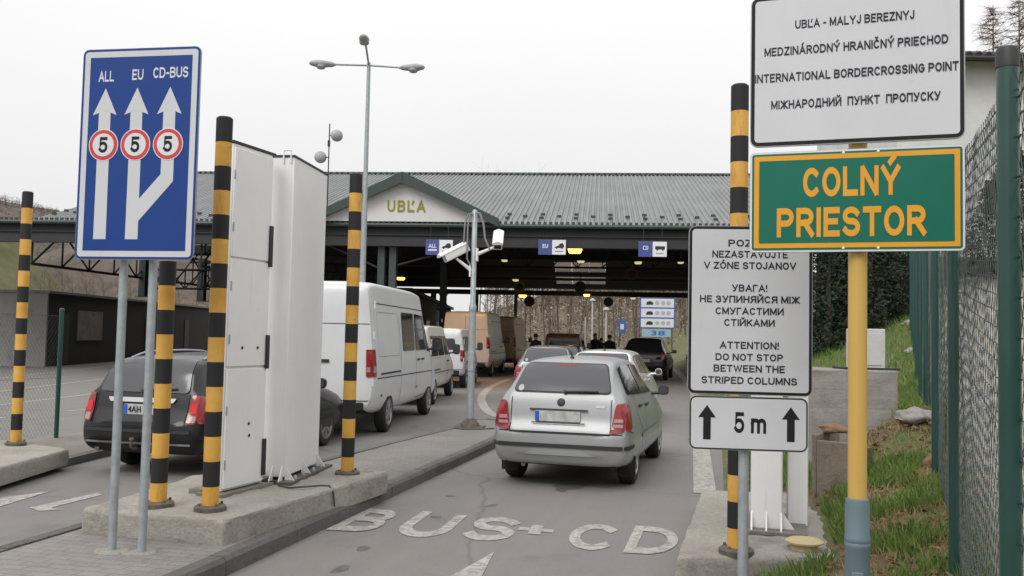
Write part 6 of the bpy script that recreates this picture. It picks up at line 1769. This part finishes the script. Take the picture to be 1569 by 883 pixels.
def evergreen(label, loc, H, W, seed, N=9000):
    rg = random.Random(seed); t = thing('evergreen_tree', label, 'tree', loc, 0)
    a = MB(); a.tube((0, 0, -.3), (0, 0, H * .9), H * .02, .02, 8); c = MB()
    for k in range(26):
        z = H * (.08 + .85 * k / 26); 
        for j in range(3):
            an = rg.uniform(0, 6.283); rr = W * (1 - (z / H) ** 1.4) + .1; a.tube((0, 0, z), (math.cos(an) * rr * .9, math.sin(an) * rr * .9, z - .15), .02, .006, 4, cap=False)
    for i in range(N):
        z = H * rg.random() ** 1.15; an = rg.uniform(0, 6.283)
        rr = W * (1 - (z / H) ** 1.5) * (1 + .30 * noise.noise(Vector((math.cos(an) * 2, math.sin(an) * 2, z * 1.4 + seed)))) + .05
        q = rr * (rg.random() ** .4); p = Vector((math.cos(an) * q, math.sin(an) * q, z))
        if noise.noise(p * 1.7 + Vector((seed, 0, 0))) < -.28: continue
        sz = rg.uniform(.06, .14); u = Vector((rg.uniform(-1, 1), rg.uniform(-1, 1), rg.uniform(-1, .3))).normalized() * sz; v_ = u.orthogonal().normalized() * sz * .35
        c.add([p - v_, p + u * .5 - v_ * 1.3, p + u, p + u * .5 + v_ * 1.3], [(0, 1, 2, 3)])
    a.build('trunk', 'bark', t); c.build('crown', 'needle', t, smooth=False); return t
evergreen('dark evergreen at the top of the bank right beside the attention sign', (9.2, 26.5, bank(9.2, 26.5) - .1), 5.2, 1.7, 11, 14000)
evergreen('dark evergreen at the top of the bank just left of the yellow pole', (10.8, 27.5, bank(10.8, 27.5) - .1), 5.4, 1.5, 12, 14000)
evergreen('dark evergreen between the yellow pole and the corner of the white house', (12.0, 29.0, bank(12, 29) - .1), 5.0, 1.2, 13, 11000)
for i, (x, y, lab) in enumerate(((15.2, 27.6, 'dark clipped evergreen behind the fence in front of the house, nearest its corner'), (17.2, 27.2, 'dark evergreen behind the fence in front of the middle of the house'), (19.2, 27, 'dark evergreen behind the fence at the right picture border'))):
    evergreen(lab, (x, y, bank(x, y) - .1), 4.0, 1.5, 30 + i, 9000)

# white house behind the fence
t = thing('house', 'white rendered house with a dark roof behind the green fence', 'house', (12.75, 30.2, 2.4), 0)
mb = MB(); mb.box((6, 4, 5.15), (12, 8, 7.4)); mb.build('wall', 'housewhite', t, smooth=False)
mb = MB(); mb.box((6, 4, .9), (12.06, 8.06, 2.6)); mb.build('stone_base', 'housestone', t, smooth=False)
mb = MB(); ze = gy(1520, 96, 29.6).z - 2.4
mb.add([(-.6, -.7, ze), (12.6, -.7, ze), (12.6, 4, ze + 1.5), (-.6, 4, ze + 1.5), (-.6, 8.7, ze), (12.6, 8.7, ze), (-.6, -.7, ze + .22), (12.6, -.7, ze + .22), (12.6, 4, ze + 1.74), (-.6, 4, ze + 1.74), (-.6, 8.7, ze + .22), (12.6, 8.7, ze + .22)],
       [(0, 3, 2, 1), (3, 4, 5, 2), (6, 7, 8, 9), (9, 8, 11, 10), (0, 1, 7, 6), (5, 4, 10, 11), (1, 2, 8, 7), (2, 5, 11, 8), (0, 6, 9, 3), (3, 9, 10, 4)]); rf = mb.build('roof', 'tile', t, smooth=False)
mb = MB(); x = -.5
while x < 12.5: mb.lathe([(.10, 0), (.10, .9), (.07, .95)], 8, Matrix.Translation((x, -.74, ze + .22)) @ Matrix.Rotation(R(-72), 4, 'X')); x += .32
mb.build('tiles', 'tile', rf)
mb = MB(); mb.tube((-.6, -.80, ze + .08), (12.6, -.80, ze + .08), .08, n=8); mb.build('gutter', 'trim', t)
for x in (3.4, 8.0):
    mb = MB(); mb.box((x, -.02, 4.2), (1.2, .08, 1.3)); f = mb.build('window', 'white', t); mb = MB(); mb.box((x, -.065, 4.2), (1.04, .02, 1.14)); mb.build('pane', 'glass', f)

# ------------------------------------------------------------------ beyond the canopy
def hill(name, m, cx, cy, rx, ry, H, seed, n=50, kind='structure', rough=.1):
    mb = MB()
    for j in range(n + 1):
        for i in range(n + 1):
            u, v_ = i / n * 2 - 1, j / n * 2 - 1; rr = min(1, math.hypot(u, v_))
            p = Vector((cx + u * rx, cy + v_ * ry, 0)); h = H * (math.cos(rr * math.pi) + 1) / 2
            h *= 1 + rough * noise.noise(p * .03 + Vector((seed, 0, 0))) + rough * .4 * noise.noise(p * .13)
            p.z = h - .3; mb.v.append(p)
    for j in range(n):
        for i in range(n): a = j * (n + 1) + i; mb.f.append((a, a + 1, a + n + 2, a + n + 1)); mb.m.append(0)
    return tag(mb.build(name, m), kind=kind)
hill('hill', 'woodhill', -215, 330, 190, 160, 51, 1, 60, rough=.12)
hill('meadow_hill', 'field', -84, 118, 34, 40, 29, 4, 40)
hill('scrub_hill', 'woodhill', -62, 175, 60, 70, 22, 6, 40)
hill('wood_floor', 'litter', 42, 185, 80, 95, 17, 7, 40)
# the wood behind, read as one mass: thin bare stems with a few branches each
rw = random.Random(9); mb = MB(); mc = MB()
for i in range(230):
    Y = rw.uniform(112, 175); x = (rw.uniform(742, 1130) - 785) / 1400 * Y; rr = min(1, math.hypot((x - 42) / 80, (Y - 185) / 95)); z = 17 * (math.cos(rr * math.pi) + 1) / 2 - 1
    Hh = rw.uniform(4, 10); lean = Vector((rw.uniform(-.6, .6), rw.uniform(-.6, .6), Hh)); b_ = Vector((x, Y, z)); mb.tube(b_, b_ + lean, rw.uniform(.05, .12), .03, 4, cap=False)
    for k in range(8):
        q = b_ + lean * rw.uniform(.3, .95); e = q + Vector((rw.uniform(-1, 1), rw.uniform(-1, 1), rw.uniform(.2, 1.2))) * rw.uniform(.6, 1.8); mb.tube(q, e, .035, .012, 3, cap=False)
        for j in range(5): q2 = q.lerp(e, rw.uniform(.3, 1)); mb.tube(q2, q2 + Vector((rw.uniform(-1, 1), rw.uniform(-1, 1), rw.uniform(-.2, 1))) * .7, .02, .008, 3, cap=False)
tag(mb.build('wood', 'twig', smooth=False), 'grey brown bare wood on the slope behind the border post', 'wood', kind='stuff')
for nm, mt, N, sd_ in (('brushwood', 'brush1', 9000, 1), ('brushwood.001', 'brush2', 5200, 2), ('brushwood.002', 'brush3', 3000, 3)):
    rw = random.Random(sd_); mb = MB()
    for i in range(N):
        Y = rw.uniform(90, 170); x = (rw.uniform(742, 1130) - 785) / 1400 * Y; rr = min(1, math.hypot((x - 42) / 80, (Y - 185) / 95)); z = 17 * (math.cos(rr * math.pi) + 1) / 2
        h = rw.random() ** 1.6 * (6.5 if sd_ < 3 else 2.5)
        if noise.noise(Vector((x * .22, Y * .22, h * .5 + sd_ * 7))) < -.05: continue
        u = Vector((rw.uniform(-1, 1), rw.uniform(-1, 1), rw.uniform(-1, 1))).normalized() * rw.uniform(.10, .42); v_ = u.orthogonal().normalized() * rw.uniform(.03, .12); p = Vector((x, Y, z + h))
        mb.add([p - v_, p + u * .6 - v_, p + u, p + u * .5 + v_], [(0, 1, 2, 3)])
    tag(mb.build(nm, mt, smooth=False), 'mottled brush and undergrowth on the slope behind the border post', 'brushwood', kind='stuff')
rw = random.Random(19); mb = MB()
for i in range(8000):
    a = rw.uniform(-1, 1); x = -215 + rw.uniform(-120, 120); Y = rw.uniform(215, 330); rr = min(1, math.hypot((x + 215) / 190, (Y - 330) / 160)); z = 51 * (math.cos(rr * math.pi) + 1) / 2 - 2
    Hh = rw.uniform(1.2, 3.2); b_ = Vector((x, Y, z)); mb.tube(b_, b_ + Vector((rw.uniform(-.5, .5), 0, Hh)), .07, .03, 3, cap=False)
    for k in range(5): q = b_ + Vector((0, 0, Hh * rw.uniform(.35, 1))); mb.tube(q, q + Vector((rw.uniform(-1, 1), rw.uniform(-1, 1), rw.uniform(.2, 1))) * 1.2, .04, .015, 3, cap=False)
tag(mb.build('wood.001', 'twig', smooth=False), 'bare wood covering the distant hill at the left', 'wood', kind='stuff')

t = thing('info_board', 'large pale speed limit board in a blue frame beyond the canopy', 'sign', (9.9, 62, .2), -6)
z0, z1 = gy(1013, 503, 62).z - .2, gy(1013, 457, 62).z - .2
mb = MB(); mb.box((0, 0, (z0 + z1) / 2), (2.34, .06, z1 - z0)); b_ = mb.build('panel', 'infoblue', t)
for k in range(3):
    h = (z1 - z0) / 3; zc = z0 + h * (k + .5)
    q = MB(); q.box((0, -.035, zc), (2.2, .01, h - .10)); r_ = q.build('row', 'infopale', b_)
    q = MB(); q.prism(round_poly([(-.78, zc - .13), (-.30, zc - .13), (-.30, zc + .04), (-.46, zc + .13), (-.70, zc + .08)], .03), 0, .004, Matrix.Translation((0, -.042, 0)) @ XZ)
    q.build('pictogram', 'steelgrey', r_, smooth=False)
    q = MB()
    for x in (-.02, .38, .74): flat(circle(x, zc, .15, 16), -.042, q, th=.004)
    q.build('pictogram', 'palegrey', r_, smooth=False)
q = MB(); q.box((-.05, 0, z0 - .34), (1.95, .05, .52)); lo = q.build('lower_panel', 'infocyan', t)
q = MB(); put_text(q, '38', .05, z0 - .34, .95, .32, -.03, .03); q.build('lettering', 'infoblue', lo, smooth=False)
mb = MB()
for x in (-.35, .55): mb.tube((x, .06, -.4), (x, .06, z1), .045, n=8)
mb.build('post', 'galv', t)
t = thing('small_sign', 'small blue sign on a thin post left of the pale speed limit board', 'sign', (7.4, 61, 0), -6)
zc = gy(969, 500, 61).z; mb = MB(); mb.box((0, 0, zc), (.5, .03, .9)); mb.build('panel', 'infoblue', t); mb = MB(); mb.box((0, -.02, zc - .05), (.22, .01, .35)); mb.build('mark', 'infopale', t); mb = MB(); mb.tube((0, .04, 0), (0, .04, zc + .4), .03, n=8); mb.build('post', 'galv', t)
for i, (px, top, Y, lab) in enumerate(((908, 462, 70, 'pale slender lamp post left of the black round disc, beyond the canopy'), (929, 476, 66, 'pale slender lamp post directly below the black round disc'), (897, 488, 60, 'short white post standing over the roof of the white car'), (792, 462, 62, 'pale slender lamp post right of the camera pole beyond the vans'))):
    p = gy(px, top, Y); t = thing('lamp_post', lab, 'lamp post', (p.x, Y, 0), 0)
    mb = MB(); mb.tube((0, 0, -.2), (0, 0, p.z), .06, .05, n=8); mb.build('pole', 'concpole', t)
    if i != 2: mb = MB(); mb.lathe([(.05, 0), (.22, .05), (.20, .16), (.06, .22)], 12, Matrix.Translation((0, 0, p.z))); mb.build('lamp_head', 'concpole', t)
    else: mb = MB(); mb.lathe([(.05, 0), (.055, .03), (.03, .06)], 10, Matrix.Translation((0, 0, p.z))); mb.build('cap', 'concpole', t)

# ------------------------------------------------------------------ people far ahead
def person(label, x, y, rot, H=1.76, arm=0.0):
    t = thing('person', label, 'person', (x, y, 0.0), rot)
    s = H / 1.76
    V = [(0, 0, .95), (0, .0, 1.18), (0, .01, 1.40), (0, .0, 1.50), (0, -.02, 1.58), (0, -.03, 1.67), (0, -.01, 1.735),
         (.17, 0, 1.42), (.24, .02, 1.16), (.25, -.05 - arm, .93 + arm), (.255, -.09 - arm, .85 + arm), (-.17, 0, 1.42), (-.24, .02, 1.16), (-.24, -.04, .92), (-.245, -.07, .84),
         (.10, 0, .86), (.11, -.01, .50), (.12, .02, .09), (.12, -.12, .04), (-.10, 0, .86), (-.11, -.03, .50), (-.12, .0, .09), (-.12, -.14, .04)]
    E_ = [(0, 1), (1, 2), (2, 3), (3, 4), (4, 5), (5, 6), (2, 7), (7, 8), (8, 9), (9, 10), (2, 11), (11, 12), (12, 13), (13, 14), (0, 15), (15, 16), (16, 17), (17, 18), (0, 19), (19, 20), (20, 21), (21, 22)]
    Rr = [(.17, .13), (.17, .12), (.19, .12), (.062, .062), (.08, .09), (.088, .10), (.055, .07), (.075, .075), (.055, .055), (.042, .042), (.04, .03), (.075, .075), (.055, .055), (.042, .042), (.04, .03),
          (.105, .11), (.075, .08), (.05, .055), (.045, .035), (.105, .11), (.075, .08), (.05, .055), (.045, .035)]
    me = bpy.data.meshes.new('figure'); me.from_pydata([tuple(Vector(v) * s) for v in V], E_, [])
    o = bpy.data.objects.new('figure', me); col.objects.link(o)
    o.modifiers.new('skin', 'SKIN')
    for i, q in enumerate(Rr): me.skin_vertices[0].data[i].radius = (q[0] * s, q[1] * s)
    me.skin_vertices[0].data[0].use_root = True
    sb = o.modifiers.new('sub', 'SUBSURF'); sb.levels = 2; sb.render_levels = 2
    dg = bpy.context.evaluated_depsgraph_get(); m2 = bpy.data.meshes.new_from_object(o.evaluated_get(dg)); bpy.data.objects.remove(o); bpy.data.meshes.remove(me)
    for k in ('jacket', 'skin'): m2.materials.append(M[k])
    for p in m2.polygons:
        c = p.center / s; p.material_index = 1 if c.z > 1.52 or (c.z < .89 + arm and c.z > .78 and abs(c.x) > .2) else 0; p.use_smooth = True
    bd = bpy.data.objects.new('body', m2); col.objects.link(bd); bd.parent = t
    mb = MB(); mb.lathe([(.088, -.03), (.098, .02), (.094, .06), (.06, .105), (.02, .115)], 16, Matrix.Translation((0, .005 * s, 1.67 * s)) @ Matrix.Diagonal((1, 1.12, 1, 1))); mb.build('hair', 'hair', bd)
    mb = MB()
    mb.lathe([(.012, -.02), (.018, 0), (.008, .025)], 8, Matrix.Translation((0, -.125 * s, 1.63 * s)))
    for q in (-1, 1): mb.lathe([(.008, -.02), (.014, 0), (.01, .02)], 8, Matrix.Translation((q * .088 * s, -.02, 1.64 * s)))
    mb.build('nose_and_ears', 'skin', bd)
    mb = MB()
    for q in (-1, 1): mb.lathe([(.007, -.007), (.010, 0), (.007, .007)], 8, Matrix.Translation((q * .034 * s, -.115 * s, 1.665 * s)))
    mb.box((0, -.118 * s, 1.595 * s), (.05, .01, .009)); mb.build('eyes_and_mouth', 'hair', bd)
person('person in dark clothes standing beside the farthest tall van', (823 - 785) / 1400 * 38.5, 38.5, 160)
person('person in a dark jacket standing ahead between the cars, left of the other dark figures', (914 - 785) / 1400 * 46, 46, 10, 1.85)
person('smaller person in dark clothes between the two bigger dark figures ahead', (923.5 - 785) / 1400 * 50, 50, 200, 1.62)
person('person in a dark coat standing nearest to the black off-road car', (936 - 785) / 1400 * 40, 40, 170, 1.80)
